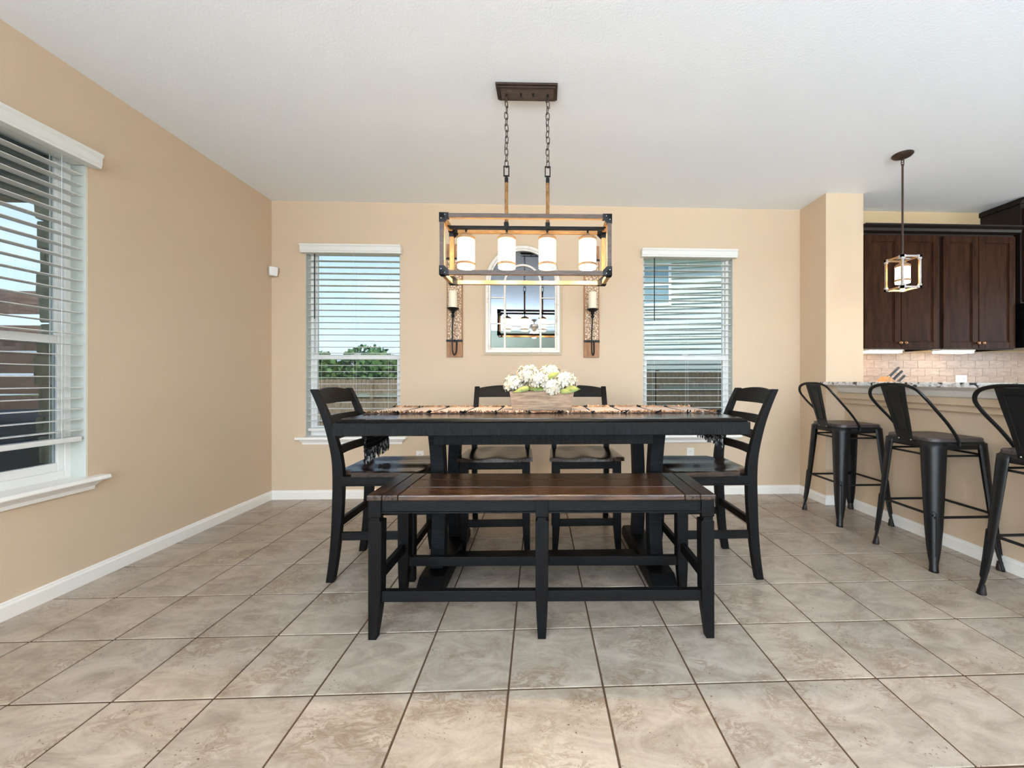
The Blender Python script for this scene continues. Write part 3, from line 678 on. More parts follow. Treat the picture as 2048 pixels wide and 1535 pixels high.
# ------------------------------------------------------------------ ladder-back chairs (front = +x)
POST = [(-0.244, 0.0), (-0.226, 0.12), (-0.212, 0.26), (-0.203, 0.42), (-0.200, 0.56), (-0.206, 0.66), (-0.226, 0.76), (-0.258, 0.87), (-0.297, 0.97), (-0.333, 1.048)]
def post_x(z):
    for (x0, z0), (x1, z1) in zip(POST, POST[1:]):
        if z0 <= z <= z1: return x0 + (x1 - x0) * (z - z0) / (z1 - z0)
    return POST[-1][0]
def make_chair(label, loc, rz):
    t = thing('dining_chair', label, 'chair', loc, rz, 'black ladder-back dining chairs')
    for s in (-1, 1):
        path = [(p.x, s * 0.196, p.z) for p in spline([(x, 0, z) for x, z in POST], 3)]
        n_ = len(path); dd = []
        for (_, _, z) in path:
            dd.append(0.042 + 0.016 * min(1, z / 0.45) if z < 0.6 else 0.058 - 0.025 * (z - 0.6) / 0.45)
        MB().sweep(path, 0.036, dd).build('back_post', 'black_wood_v', t, 0.004, smooth=True)
        secs = []
        for z, w, ox in ((0, 0.034, 0.010), (0.06, 0.040, 0.006), (0.14, 0.046, 0.002), (0.26, 0.05, 0), (0.575, 0.05, 0)):
            cx, cy = 0.188 + ox, s * (0.198 + ox * 0.8)
            secs.append([(cx - w / 2, cy - w / 2, z), (cx + w / 2, cy - w / 2, z), (cx + w / 2, cy + w / 2, z), (cx - w / 2, cy + w / 2, z)])
        MB().loft(secs).build('front_leg', 'black_wood_v', t, 0.003)
        B(-0.185, s * 0.196 - 0.011, 0.226, 0.175, s * 0.196 + 0.011, 0.268).build('stretcher', 'black_wood', t, 0.002)
        ap = MB().box(-0.19, s * 0.205 - 0.011, 0.530, 0.17, s * 0.205 + 0.011, 0.575).box(-0.19, s * 0.205 - 0.014, 0.523, 0.17, s * 0.205 + 0.014, 0.5295)
        ap.build('seat_rail', 'black_wood', t, 0.001)
    B(0.176, -0.18, 0.152, 0.198, 0.18, 0.196).build('stretcher', 'black_wood_y', t, 0.002)
    B(post_x(0.31) - 0.011, -0.182, 0.290, post_x(0.31) + 0.011, 0.182, 0.332).build('stretcher', 'black_wood_y', t, 0.002)
    B(0.178, -0.175, 0.523, 0.200, 0.175, 0.575).build('seat_rail', 'black_wood_y', t, 0.001)
    B(-0.205, -0.178, 0.523, -0.185, 0.178, 0.575).build('seat_rail', 'black_wood_y', t, 0.001)
    # scooped seat
    nu, nv = 16, 24; m = MB(); V = []
    for i in range(nu + 1):
        u = i / nu; x = -0.205 + 0.44 * u; hw = 0.172 + 0.05 * min(1, u / 0.14) ** 0.5 + 0.020 * u if u > 0.13 else 0.176
        for j in range(nv + 1):
            v = j / nv
            dish = math.sin(2 * math.pi * v) ** 2 * math.sin(math.pi * v) ** 0.5 * min(1, u / 0.3) * (1.0 - 0.25 * max(0, (u - 0.6) / 0.4))
            xx = x - (0.018 * (2 * v - 1) ** 2 if i == nu else 0)
            rim = 0.004 if (i == nu or j in (0, nv)) else 0
            V.append((xx, (2 * v - 1) * hw, 0.603 - 0.016 * dish - rim))
    n1 = len(V)
    F = []
    for i in range(nu):
        for j in range(nv):
            a = i * (nv + 1) + j; F.append((a, a + nv + 1, a + nv + 2, a + 1))
    ring = [j for j in range(nv + 1)] + [i * (nv + 1) + nv for i in range(1, nu + 1)] + [nu * (nv + 1) + j for j in range(nv - 1, -1, -1)] + [i * (nv + 1) for i in range(nu - 1, 0, -1)]
    for k in ring: V.append((V[k][0], V[k][1], 0.5755))
    L = len(ring)
    for k in range(L): F.append((ring[k], ring[(k + 1) % L], n1 + (k + 1) % L, n1 + k))
    F.append(tuple(n1 + k for k in range(L)))
    m.add(V, F).build('seat', 'seat_wood', t, smooth=True, ang=40)
    # crest rail and slats, bowed backwards
    def rail(nm, z0, z1, th, arch):
        secs = []
        for k in range(13):
            v = -1 + 2 * k / 12; y = v * 0.18; bow = -0.020 * (1 - v * v)
            zt = z1 + arch * (1 - v * v)
            xa, xb = post_x(z0) + bow, post_x(min(z1, 1.04)) + bow
            secs.append([(xa - th / 2, y, z0), (xa + th / 2, y, z0), (xb + th / 2, y, zt), (xb - th / 2, y, zt)])
        MB().loft(secs).build(nm, 'black_wood_y', t, 0.003, smooth=True)
    rail('crest_rail', 0.966, 1.036, 0.024, 0.020)
    for zc in (0.878, 0.791, 0.707): rail('slat', zc - 0.023, zc + 0.023, 0.016, 0.0)
    return t
ch = make_chair('black ladder-back chair at the left end of the table, facing right', (-0.888, 2.385, 0), 0)
for lab, loc, rz in (('black ladder-back chair at the right end of the table, brown seat edge', (0.975, 2.325, 0), R(180)),
                     ('black ladder-back chair behind the table, left of the flower box', (-0.278, 2.735, 0), R(-90)),
                     ('black ladder-back chair behind the table, right of the flower box', (0.312, 2.730, 0), R(-90))):
    c = copy_tree(ch); c.location = loc; c.rotation_euler = (0, 0, rz); c['label'] = lab

# ------------------------------------------------------------------ metal bar stools (facing the bar, +x)
def make_stool(label, loc):
    t = thing('bar_stool', label, 'stool', loc, 0, 'black metal bar stools')
    hx, hy, fx, fy = 0.172, 0.165, 0.212, 0.205
    def rrect(ax, ay, r, z, n=5):
        out = []
        for (sx, sy, a0) in ((1, 1, 0), (-1, 1, 90), (-1, -1, 180), (1, -1, 270)):
            for k in range(n + 1):
                a = R(a0 + 90 * k / n); out.append((sx * (ax - r) + r * math.cos(a), sy * (ay - r) + r * math.sin(a), z))
        return out
    MB().loft([rrect(hx, hy, 0.06, 0.7365), rrect(hx, hy, 0.06, 0.752), rrect(hx - 0.004, hy - 0.004, 0.058, 0.757)]).build('seat', 'stool_wood', t, smooth=True)
    MB().loft([rrect(hx + 0.006, hy + 0.006, 0.062, 0.694), rrect(hx + 0.002, hy + 0.002, 0.061, 0.736)], cap=False).build('seat_frame', 'metal_black', t, solid=0.004, smooth=True)
    MB().loft([rrect(hx - 0.002, hy - 0.002, 0.06, 0.728), rrect(hx - 0.002, hy - 0.002, 0.06, 0.736)]).build('seat_pan', 'metal_black', t)
    for sx in (-1, 1):
        for sy in (-1, 1):
            secs = []
            LT = ((0.0, 0.030), (0.012, 0.028), (0.045, 0.026), (0.075, 0.033), (0.14, 0.044), (0.25, 0.055), (0.42, 0.066), (0.58, 0.075), (0.70, 0.081), (0.728, 0.083))
            def wing(zz):
                for (z0_, a0_), (z1_, a1_) in zip(LT, LT[1:]):
                    if z0_ <= zz <= z1_: return a0_ + (a1_ - a0_) * (zz - z0_) / (z1_ - z0_)
                return LT[-1][1]
            for z, a in LT:
                u = 1 - z / 0.735; fl = 0.007 * max(0, 1 - z / 0.05)
                cx = sx * (hx + 0.006 + (fx - hx - 0.006) * u + fl); cy = sy * (hy + 0.006 + (fy - hy - 0.006) * u + fl)
                r = a * 0.62; sec = [(cx - sx * a, cy, z)]
                for k in range(8):
                    an = R(90 * k / 7)
                    sec.append((cx - sx * r + sx * r * math.sin(an), cy - sy * r + sy * r * math.cos(an), z))
                sec.append((cx, cy - sy * a, z)); secs.append(sec)
            lg = MB().loft(secs, cap=False, close=False).build('leg', 'metal_black', t, solid=0.004, smooth=True)
            def out_pt(z, e):
                u = 1 - z / 0.735; a = wing(z); r = a * 0.62; k = r * (1 - 0.7071)
                return Vector((sx * (hx + 0.006 + (fx - hx - 0.006) * u - k + e), sy * (hy + 0.006 + (fy - hy - 0.006) * u - k + e), z))
            side = Vector((-sx * sy, 1, 0)).normalized() * 0.011
            loop = [out_pt(z, 0.003) + side for z in (0.09, 0.17, 0.25, 0.33)] + [out_pt(0.34, 0.003)] + [out_pt(z, 0.003) - side for z in (0.33, 0.25, 0.17, 0.09)]
            MB().tube(loop, 0.0022, 5).build('pressed_rib', 'metal_black', lg, smooth=True)
            fxx, fyy = sx * (fx + 0.002), sy * (fy + 0.002)
            MB().lathe([(0.0165, 0), (0.018, 0.006), (0.015, 0.03), (0.0125, 0.05)], 12, (fxx - sx * 0.015, fyy - sy * 0.015, 0)).build('foot', 'metal_rust', lg, smooth=True)
    def corner(z, ins):
        u = 1 - z / 0.735; return hx + (fx - hx) * u - ins, hy + (fy - hy) * u - ins
    for z, r, ins, nm in ((0.305, 0.008, 0.008, 'footrest_bar'), (0.655, 0.0065, 0.012, 'brace_bar')):
        ax, ay = corner(z, ins); dz = 0.012 if nm == 'footrest_bar' else 0
        for s in (-1, 1):
            MB().tube([(-ax, s * ay, z), (ax, s * ay, z)], r, 8).build(nm, 'metal_black', t, smooth=True)
            MB().tube([(s * ax, -ay, z + dz), (s * ax, ay, z + dz)], r, 8).build(nm, 'metal_black', t, smooth=True)
    half = [(-0.030, 0.176, 0.715), (-0.036, 0.178, 0.75), (-0.105, 0.186, 0.84), (-0.19, 0.192, 0.93), (-0.245, 0.186, 0.995), (-0.268, 0.150, 1.045), (-0.272, 0.08, 1.068), (-0.272, 0, 1.072)]
    pts = half + [(x, -y, z) for x, y, z in half[-2::-1]]
    MB().tube(spline(pts, 5), 0.0105, 10, rz=0.0075).build('back_hoop', 'metal_black', t, smooth=True)
    secs = []
    for x, z, w in ((-0.183, 0.722, 0.052), (-0.188, 0.75, 0.053), (-0.215, 0.86, 0.062), (-0.243, 0.96, 0.072), (-0.268, 1.062, 0.082)):
        secs.append([(x - 0.002, -w, z), (x - 0.002, w, z), (x + 0.002, w, z), (x + 0.002, -w, z)])
    sp = MB().loft(secs).build('back_splat', 'metal_black', t)
    def fx_(z): return -0.188 - 0.08 * (z - 0.75) / 0.312 - 0.0035
    fr = [(fx_(z), y, z) for y, z in ((-0.030, 0.775), (-0.046, 1.02), (-0.040, 1.03), (0.040, 1.03), (0.046, 1.02), (0.030, 0.775))]
    MB().tube([(fx_(1.028), -0.046, 1.028), (fx_(1.028), 0.046, 1.028), (fx_(0.90), 0.038, 0.90), (fx_(0.785), 0.030, 0.785), (fx_(0.785), -0.030, 0.785), (fx_(0.90), -0.038, 0.90)], 0.0022, 6, closed=True).build('pressed_outline', 'metal_black', sp, smooth=True)
    for y in (-0.04, 0.04):
        MB().lathe([(0.005, -0.004), (0.005, 0.0), (0.003, 0.002)], 8).build('bolt', 'steel', sp, loc=(-0.187, y, 0.734), rot=(0, R(-90), 0))
    return t
st = make_stool('black metal bar stool next to the wall stub, farthest from the viewer', (2.455, 3.048, 0))
for lab, loc in (('black metal bar stool in the middle of the three at the bar', (2.465, 2.356, 0)), ('black metal bar stool cut off by the right picture edge', (2.475, 1.735, 0))):
    c = copy_tree(st); c.location = loc; c['label'] = lab

# ------------------------------------------------------------------ table runner
ru = thing('table_runner', 'cream woven runner with black stripes and shaggy fringe along the table', 'table runner', (0.035, 2.385, 0.914), R(-0.6))
y0, y1 = -0.190, 0.215
xs = [-0.99 + k * 0.18 for k in range(12)]
for a, b in zip(xs, xs[1:]):
    mid = (a + b) / 2; mt = 'cloth_grey' if abs(mid) < 0.1 else 'cloth_cream'
    B(a + 0.004, y0, 0.0005, b - 0.004, y1, 0.0045).build('woven_panel', mt, ru, 0.001)
for x in xs[1:-1]:
    MB().box(x - 0.004, y0 - 0.01, 0.0006, x + 0.004, y1 + 0.01, 0.0055).build('black_stripe', 'cloth_black', ru)
def strand(m, p, d, ln, r, sag):
    p = Vector(p); d = Vector(d).normalized(); q = p + d * ln * 0.55 + Vector((0, 0, sag * 0.3)); e = p + d * ln + Vector((0, 0, sag))
    s = d.orthogonal().normalized() * r; u = d.cross(s).normalized() * r
    secs = [[p + s, p - s * 0.5 + u, p - s * 0.5 - u], [q + s, q - s * 0.5 + u, q - s * 0.5 - u], [e + s * 0.4, e - s * 0.2 + u * 0.4, e - s * 0.2 - u * 0.4]]
    m.loft(secs)
for yy, sg in ((y0, -1), (y1, 1)):
    m = MB(); mb = MB()
    for k in range(620):
        x = random.uniform(-0.985, 0.985)
        near_stripe = min(abs(x - q) for q in xs) < 0.014
        strand(mb if near_stripe else m, (x, yy, 0.004), (random.uniform(-0.9, 0.9), sg, random.uniform(0.15, 0.9)), random.uniform(0.016, 0.034), 0.0036, -0.003)
    tag(m.build('side_fringe', 'fringe_tan', ru), kind='stuff'); tag(mb.build('stripe_tufts', 'cloth_black', ru), kind='stuff')
for s, zb, tl_ in ((-1, -0.215, 0.085), (1, -0.150, 0.065)):
    xo = s * 1.014
    secs = []
    for k in range(9):
        u = k / 8; z = 0.004 + (zb - 0.004) * u
        x = xo + s * (0.006 * math.sin(u * 5)) ; xa = s * 0.985 if k == 0 else x
        ins = 0.05 * u
        secs.append([(xa, y0 + 0.005 + ins * (1 if s < 0 else 0.1), z), (xa, (y0 + y1) / 2, z - 0.006 * u), (xa, y1 - 0.01 - ins * 0.4, z + 0.02 * u)])
    MB().loft(secs, cap=False, close=False).build('hanging_end', 'cloth_black', ru, solid=0.004)
    lm = MB()
    for k in range(2, 9):
        a = secs[k]; lm.tube([(q[0] + s * -0.003 + (-0.0005 if s < 0 else 0.0005), q[1], q[2] + 0.01) for q in a], 0.0012, 4)
        lm.tube([(q[0] + s * 0.004, q[1], q[2] + 0.01) for q in a], 0.0012, 4)
    lm.build('woven_line', 'cloth_grey', ru)
    m = MB(); a, b = Vector(secs[-1][0]), Vector(secs[-1][2])
    for k in range(70):
        p = a.lerp(b, random.random()) + Vector((random.uniform(-0.004, 0.004), 0, 0.004))
        strand(m, p, (random.uniform(-0.12, 0.12), random.uniform(-0.2, 0.2), -1), random.uniform(0.6, 1.0) * tl_, 0.0046, 0)
    for k in range(80):
        u = random.random(); q = Vector(secs[0][0]).lerp(Vector(secs[-1][0]), u)
        strand(m, q, (random.uniform(-0.4, 0.4), -1, random.uniform(-0.9, 0.1)), random.uniform(0.012, 0.026), 0.0026, 0)
    tag(m.build('end_fringe', 'fringe_black', ru), kind='stuff')

# ------------------------------------------------------------------ flower box and hydrangeas
pl = thing('planter_box', 'weathered wooden planter box on the table runner', 'planter', (0.020, 2.392, 0.9195))
def trap(y0b, y0t, y1b, y1t, xb, xt): return MB().hexa([(-xb, y0b, 0), (xb, y0b, 0), (xb, y1b, 0), (-xb, y1b, 0), (-xt, y0t, 0.113), (xt, y0t, 0.113), (xt, y1t, 0.113), (-xt, y1t, 0.113)])
trap(-0.066, -0.074, -0.056, -0.064, 0.173, 0.191).build('front_board', 'planter_wood', pl, 0.001)
trap(0.056, 0.064, 0.066, 0.074, 0.173, 0.191).build('back_board', 'planter_wood', pl, 0.001)
for s in (-1, 1):
    MB().hexa([(s * 0.160, -0.0555, 0), (s * 0.172, -0.0555, 0), (s * 0.172, 0.0555, 0), (s * 0.160, 0.0555, 0), (s * 0.178, -0.0635, 0.113), (s * 0.190, -0.0635, 0.113), (s * 0.190, 0.0635, 0.113), (s * 0.178, 0.0635, 0.113)]).build('end_board', 'planter_wood', pl, 0.001)
B(-0.159, -0.0545, 0.001, 0.159, 0.0545, 0.07).build('filling', 'soil_foam', pl)
def leaf_mb(m, base, direction, ln, wd, droop, up=(0, 0, 1)):
    base, d = Vector(base), Vector(direction).normalized(); s = d.cross(Vector(up)).normalized(); nrm = s.cross(d)
    L = []
    for k in range(6):
        u = k / 5; w = wd * math.sin(math.pi * (0.08 + 0.92 * u) ** 0.8) * (1 if u < 1 else 0) + 0.0005
        c = base + d * ln * u - Vector((0, 0, 1)) * droop * u * u
        L.append([c - s * w + nrm * w * 0.35, c, c + s * w + nrm * w * 0.35])
    m.loft(L, cap=False, close=False)
def hydrangea(c, r, label, leaves):
    base = Vector((max(-0.13, min(0.17, c[0])), max(2.345, min(2.44, c[1])), 0.9925))
    t = thing('hydrangea', label, 'flower', tuple(base), 0, 'white hydrangeas in the planter box')
    c = Vector(c) - base
    MB().tube([(0, 0, 0), c * 0.5, c * 0.95], 0.004, 6).build('stem', 'stem', t, smooth=True)
    m, hm = MB(), MB(); n_ = 64
    for k in range(n_):
        zz = 1 - 1.55 * (k + 0.5) / n_; rr = math.sqrt(max(0, 1 - zz * zz)); a = k * 2.39996
        nrm = Vector((rr * math.cos(a), rr * math.sin(a), zz)); nrm = (nrm + Vector((random.uniform(-.2, .2), random.uniform(-.2, .2), random.uniform(-.2, .2)))).normalized()
        p = c + Vector((nrm.x * r * 1.05, nrm.y * r * 1.0, nrm.z * r * 0.95)) * random.uniform(0.82, 1.14)
        tx = nrm.orthogonal().normalized(); ty = nrm.cross(tx); sp_ = random.uniform(0, 1.5); s = random.uniform(0.014, 0.023)
        for q in range(4):
            a2 = sp_ + q * math.pi / 2; d = tx * math.cos(a2) + ty * math.sin(a2); sd = nrm.cross(d)
            m.add([p, p + d * s * 0.55 + sd * s * 0.45 + nrm * s * 0.10, p + d * s * 1.05 + sd * s * 0.25 + nrm * s * 0.3, p + d * s * 1.05 - sd * s * 0.25 + nrm * s * 0.3, p + d * s * 0.55 - sd * s * 0.45 + nrm * s * 0.10], [(0, 1, 2), (0, 2, 3), (0, 3, 4)])
        hm.add([p + nrm * 0.0015 + tx * 0.002, p + nrm * 0.0015 + ty * 0.002, p + nrm * 0.0015 - tx * 0.002, p + nrm * 0.0015 - ty * 0.002], [(0, 1, 2, 3)])
    tag(m.build('petals', 'petal', t), kind='stuff'); tag(hm.build('flower_hearts', 'petal_heart', t), kind='stuff')
    MB().lathe([(r * 0.2, -r * 0.5), (r * 0.75, -r * 0.3), (r * 0.88, 0.1 * r), (r * 0.7, r * 0.55), (r * 0.2, r * 0.84)], 12, tuple(c)).build('flower_core', 'petal', t, smooth=True, ang=80)
    for (b_, d_, ln, wd, dr) in leaves:
        lm = MB(); leaf_mb(lm, Vector(b_) - base, d_, ln, wd, dr, (0, -1.0, 0.55)); lm.build('leaf', 'leaf', t, smooth=True, solid=0.0012, ang=80)
hydrangea((-0.150, 2.385, 1.072), 0.056, 'white hydrangea bloom at the left end of the planter box', [((-0.045, 2.318, 1.050), (-1, -0.12, -0.12), 0.11, 0.017, 0.014)])
hydrangea((-0.062, 2.385, 1.122), 0.062, 'white hydrangea bloom with yellow heart, tall and left of centre', [])
hydrangea((0.006, 2.335, 1.098), 0.048, 'small white hydrangea bloom in the middle of the planter box', [((-0.045, 2.314, 1.044), (1, -0.05, 0.06), 0.105, 0.018, 0.006)])
hydrangea((0.072, 2.405, 1.130), 0.056, 'white hydrangea bloom standing highest right of centre', [((0.048, 2.335, 1.105), (0.85, -0.1, 0.42), 0.088, 0.017, 0.0)])
hydrangea((0.160, 2.380, 1.088), 0.064, 'large white hydrangea bloom at the right end of the planter box', [((0.155, 2.315, 1.036), (1, -0.08, 0.16), 0.095, 0.024, 0.006), ((0.125, 2.312, 1.030), (1, -0.15, 0.02), 0.07, 0.016, 0.006)])
hydrangea((0.078, 2.328, 1.052), 0.042, 'small white hydrangea bloom hanging over the front board', [])

# ------------------------------------------------------------------ chandelier
def shade_parts(t, x, y, z0, z1, r, bar_z, rim=True, e=20, sname='shade'):
    sh = MB().lathe([(r, z0), (r, z1 - 0.006), (r - 0.006, z1), (r - 0.010, z1 - 0.004), (r - 0.004, z1 - 0.008), (r - 0.004, z0), (r, z0)], 24, (x, y, 0), cap=False).build(sname, 'shade_glass', t, smooth=True)
    MB().lathe([(r + 0.001, z1 - 0.014), (r + 0.004, z1 - 0.012), (r + 0.003, z1 + 0.002), (r * 0.6, z1 + 0.016), (0.012, z1 + 0.022), (0.006, z1 + 0.03)], 20, (x, y, 0)).build('shade_cap', 'shade_rim', t, smooth=True)
    MB().tube([(x, y, z1 + 0.024), (x, y, bar_z)], 0.006, 8).build('stem', 'iron_black', t, smooth=True)
    if rim: MB().lathe([(r + 0.0008, z0 + 0.014), (r + 0.004, z0 + 0.016), (r + 0.004, z0 + 0.027), (r + 0.0008, z0 + 0.029)], 24, (x, y, 0), cap=False).build('shade_band', 'shade_rim', sh, smooth=True)
    MB().lathe([(0.004, z0 + 0.06), (0.020, z0 + 0.066), (0.026, z0 + 0.085), (0.018, z0 + 0.11), (0.012, z1 - 0.01)], 12, (x, y, 0)).build('bulb', 'bulb_dim', t, smooth=True)
    p = lamp('bulb_light', 'POINT', (x, y, z0 + 0.035), e, (1.0, 0.80, 0.56), size=0.018); p.parent = t
def cage(t, hx, hy, z0, z1, b, br, mx, my, mz, mbr):
    for sy in (-1, 1):
        for z in (z0, z1 - b):
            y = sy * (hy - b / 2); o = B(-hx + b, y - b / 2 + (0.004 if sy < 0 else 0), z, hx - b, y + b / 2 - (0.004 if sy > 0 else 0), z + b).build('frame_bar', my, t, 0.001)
            B(-hx + b, sy * hy, z, hx - b, sy * (hy - 0.0039), z + b).build('outer_face', mx, o)  # thin outer skin keeps the lamplit wood colour to the inner side
    for sx in (-1, 1):
        for z in (z0, z1 - b):
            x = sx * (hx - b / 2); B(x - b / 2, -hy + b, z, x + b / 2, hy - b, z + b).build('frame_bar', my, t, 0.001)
        for sy in (-1, 1):
            x, y = sx * (hx - b / 2), sy * (hy - b / 2)
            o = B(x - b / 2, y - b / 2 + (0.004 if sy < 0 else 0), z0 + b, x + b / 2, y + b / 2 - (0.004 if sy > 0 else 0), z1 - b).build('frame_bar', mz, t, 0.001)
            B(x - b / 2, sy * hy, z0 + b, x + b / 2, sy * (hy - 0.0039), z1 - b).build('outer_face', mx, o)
    e = 0.0025
    for sx in (-1, 1):
        for sy in (-1, 1):
            for sz, z in ((1, z0), (-1, z1)):
                m = MB(); X, Y = sx * (hx + e), sy * (hy + e); Z = z - sz * e; w = b + 2 * e
                m.box(X, Y, Z, X - sx * br, Y - sy * w, Z + sz * w); m.box(X, Y, Z, X - sx * w, Y - sy * br, Z + sz * w); m.box(X, Y, Z, X - sx * w, Y - sy * w, Z + sz * br)
                pl_ = [(X - sx * w, Z + sz * w), (X - sx * br, Z + sz * w), (X - sx * w, Z + sz * br)]
                m.prism(pl_, 'y', Y, Y - sy * 0.004)
                o = m.build('corner_bracket', mbr, t)
                for (dx, dz) in ((0.62 * br, 0.5 * b), (0.5 * b, 0.62 * br)):
                    rv = MB().lathe([(0.003, 0), (0.0028, 0.0012), (0.001, 0.002)], 8).build('rivet', 'steel', o, loc=(X - sx * dx, Y, Z + sz * dz), rot=(R(90) * (1 if sy < 0 else -1), 0, 0))
def link_mesh(name, ln, wd, r):
    pts = []
    for k in range(16):
        a = 2 * math.pi * k / 16
        pts.append((wd / 2 * math.cos(a), 0, math.copysign(ln / 2 - wd / 2, math.sin(a)) * (1 if abs(math.sin(a)) > 0.01 else 0) + wd / 2 * math.sin(a)))
    return MB().tube(pts, r, 6, closed=True).mesh(name, 'bronze', True)
ZB = 1.665
cd = thing('chandelier', 'rectangular wood-framed chandelier with four glowing shades over the table', 'chandelier', (-0.065, 2.235, ZB), R(-1.0))
cage(cd, 0.462, 0.121, 0.0, 0.328, 0.023, 0.05, 'lantern_wood_unlit', 'lantern_wood', 'lantern_wood_lit_v', 'iron_black')
B(-0.448, -0.010, 0.300, 0.448, 0.010, 0.3045).build('lamp_rail', 'iron_black', cd, 0.001)
B(-0.439, -0.011, 0.288, 0.439, 0.011, 0.2995).build('lamp_rail', 'iron_black', cd, 0.001)
for x in (-0.345, -0.115, 0.115, 0.345):
    shade_parts(cd, x, 0, 0.068, 0.240, 0.0485, 0.290, True, 7)
lk = link_mesh('chain_link', 0.042, 0.020, 0.0024)
for x in (-0.117, 0.117):
    B(x - 0.013, -0.013, 0.2875, x + 0.013, 0.013, 0.3255).build('rod_block', 'iron_black', cd, 0.001)
    m = MB()
    prof = []
    for k in range(56): prof.append((0.0098 + (0.0012 if k % 2 else -0.0006), 0.326 + (0.55 - 0.326) * k / 55))
    m.lathe(prof, 12, (x, 0, 0)).build('rope_rod', 'rope', cd, smooth=True, ang=80)
    MB().lathe([(0.0105, 0.5505), (0.0105, 0.580), (0.006, 0.586), (0.006, 0.592)], 12, (x, 0, 0)).build('ferrule', 'iron_black', cd, smooth=True)
    MB().box(x - 0.0165, -0.004, 0.588, x - 0.0105, 0.004, 0.648).box(x + 0.0105, -0.004, 0.588, x + 0.0165, 0.004, 0.648).box(x - 0.0105, -0.004, 0.588, x + 0.0105, 0.004, 0.594).box(x - 0.0105, -0.004, 0.642, x + 0.0105, 0.004, 0.648).build('square_link', 'iron_black', cd)
    z = 0.648 + 0.012; k = 0
    top = CEIL - ZB - 0.045
    n_ = max(1, round((top - z) / 0.0345)); stp = (top - z) / n_
    for k in range(n_ + 1):
        obj('chain_link', lk, cd, 0, 2, (x + random.uniform(-0.002, 0.002), 0, z + k * stp), (R(random.uniform(-4, 4)), R(random.uniform(-7, 7)), R(35 + 90 * (k % 2) + random.uniform(-14, 14))))
    MB().tube([(x, 0, top + 0.012), (x, 0, CEIL - ZB - 0.024)], 0.006, 8).build('chain_loop', 'iron_black', cd)
zc_ = CEIL - ZB
cp = MB().box(-0.172, -0.062, zc_ - 0.012, 0.172, 0.062, zc_ - 0.0005).box(-0.162, -0.054, zc_ - 0.022, -0.150, 0.054, zc_ - 0.0125).box(0.150, -0.054, zc_ - 0.022, 0.162, 0.054, zc_ - 0.0125).box(-0.150, -0.054, zc_ - 0.022, 0.150, -0.042, zc_ - 0.0125).box(-0.150, 0.042, zc_ - 0.022, 0.150, 0.054, zc_ - 0.0125).build('canopy', 'bronze', cd, 0.001)
B(-0.150, -0.042, zc_ - 0.019, 0.150, 0.042, zc_ - 0.0125).build('canopy_panel', 'lantern_wood_unlit', cp)
for x in (-0.035, 0.035): MB().lathe([(0.005, -0.008), (0.006, 0), (0.006, 0.008)], 10, (x, 0, zc_ - 0.026)).build('canopy_screw', 'iron_black', cp)

# ------------------------------------------------------------------ pendant over the bar
ZP = 1.757
pd = thing('pendant_light', 'small cube cage pendant lamp hanging over the bar', 'pendant lamp', (2.657, 2.764, ZP))
cage(pd, 0.071, 0.071, 0.0, 0.232, 0.012, 0.03, 'lantern_pale', 'lantern_wood', 'lantern_wood_lit_v', 'lantern_pale')
MB().box(-0.06, -0.006, 0.2205, 0.06, 0.006, 0.231).build('cross_bar', 'lantern_pale', pd)
shade_parts(pd, 0, 0, 0.045, 0.175, 0.043, 0.221, True, 2.5)
MB().tube([(0, 0, 0.2315), (0, 0, CEIL - ZP - 0.07)], 0.0065, 10).build('rod', 'bronze', pd, smooth=True)
lk2 = link_mesh('hang_loop', 0.042, 0.02, 0.0028)
for k in range(2): obj('hang_loop', lk2, pd, 0, 2, (0, 0, CEIL - ZP - 0.062 + k * 0.025), (0, 0, R(90 * k)))
MB().lathe([(0.012, -0.030), (0.03, -0.026), (0.055, -0.016), (0.064, -0.006), (0.064, -0.0005)], 28, (0, 0, CEIL - ZP)).build('canopy', 'bronze', pd, smooth=True)

# ------------------------------------------------------------------ mirror
mi = thing('wall_mirror', 'arched window-style mirror in a distressed white frame', 'mirror', (-0.147, YB - 0.001, 1.333))
def arch(hw, z0, zc, n=28):
    return [(-hw, z0), (hw, z0)] + [(hw * math.cos(math.pi * k / n), zc + hw * math.sin(math.pi * k / n)) for k in range(n + 1)]
def ring(ho, hi, zo, zi, zc, ya, yb, n=28):
    a, b = arch(ho, zo, zc, n), arch(hi, zi, zc, n); m = MB(); k = len(a)
    V = [(x, ya, z) for x, z in a] + [(x, ya, z) for x, z in b] + [(x, yb, z) for x, z in a] + [(x, yb, z) for x, z in b]; F = []
    for i in range(k):
        j = (i + 1) % k
        F += [(i, j, k + j, k + i), (2 * k + i, 3 * k + i, 3 * k + j, 2 * k + j), (i, 2 * k + i, 2 * k + j, j), (k + i, k + j, 3 * k + j, 3 * k + i)]
    return m.add(V, F)
ZC = 0.672
ring(0.364, 0.346, 0.0, 0.018, ZC, -0.016, 0.0).build('outer_edge', 'mirror_edge', mi)
ring(0.3455, 0.318, 0.0185, 0.046, ZC, -0.032, 0.0).build('frame', 'mirror_white', mi, 0.003)
ring(0.3175, 0.300, 0.0465, 0.064, ZC, -0.024, 0.0).build('inner_molding', 'mirror_white', mi, 0.002)
MB().add([(x, -0.008, z) for x, z in arch(0.2995, 0.0645, ZC)], [tuple(range(31))]).build('mirror_glass', 'mirror_glass', mi)
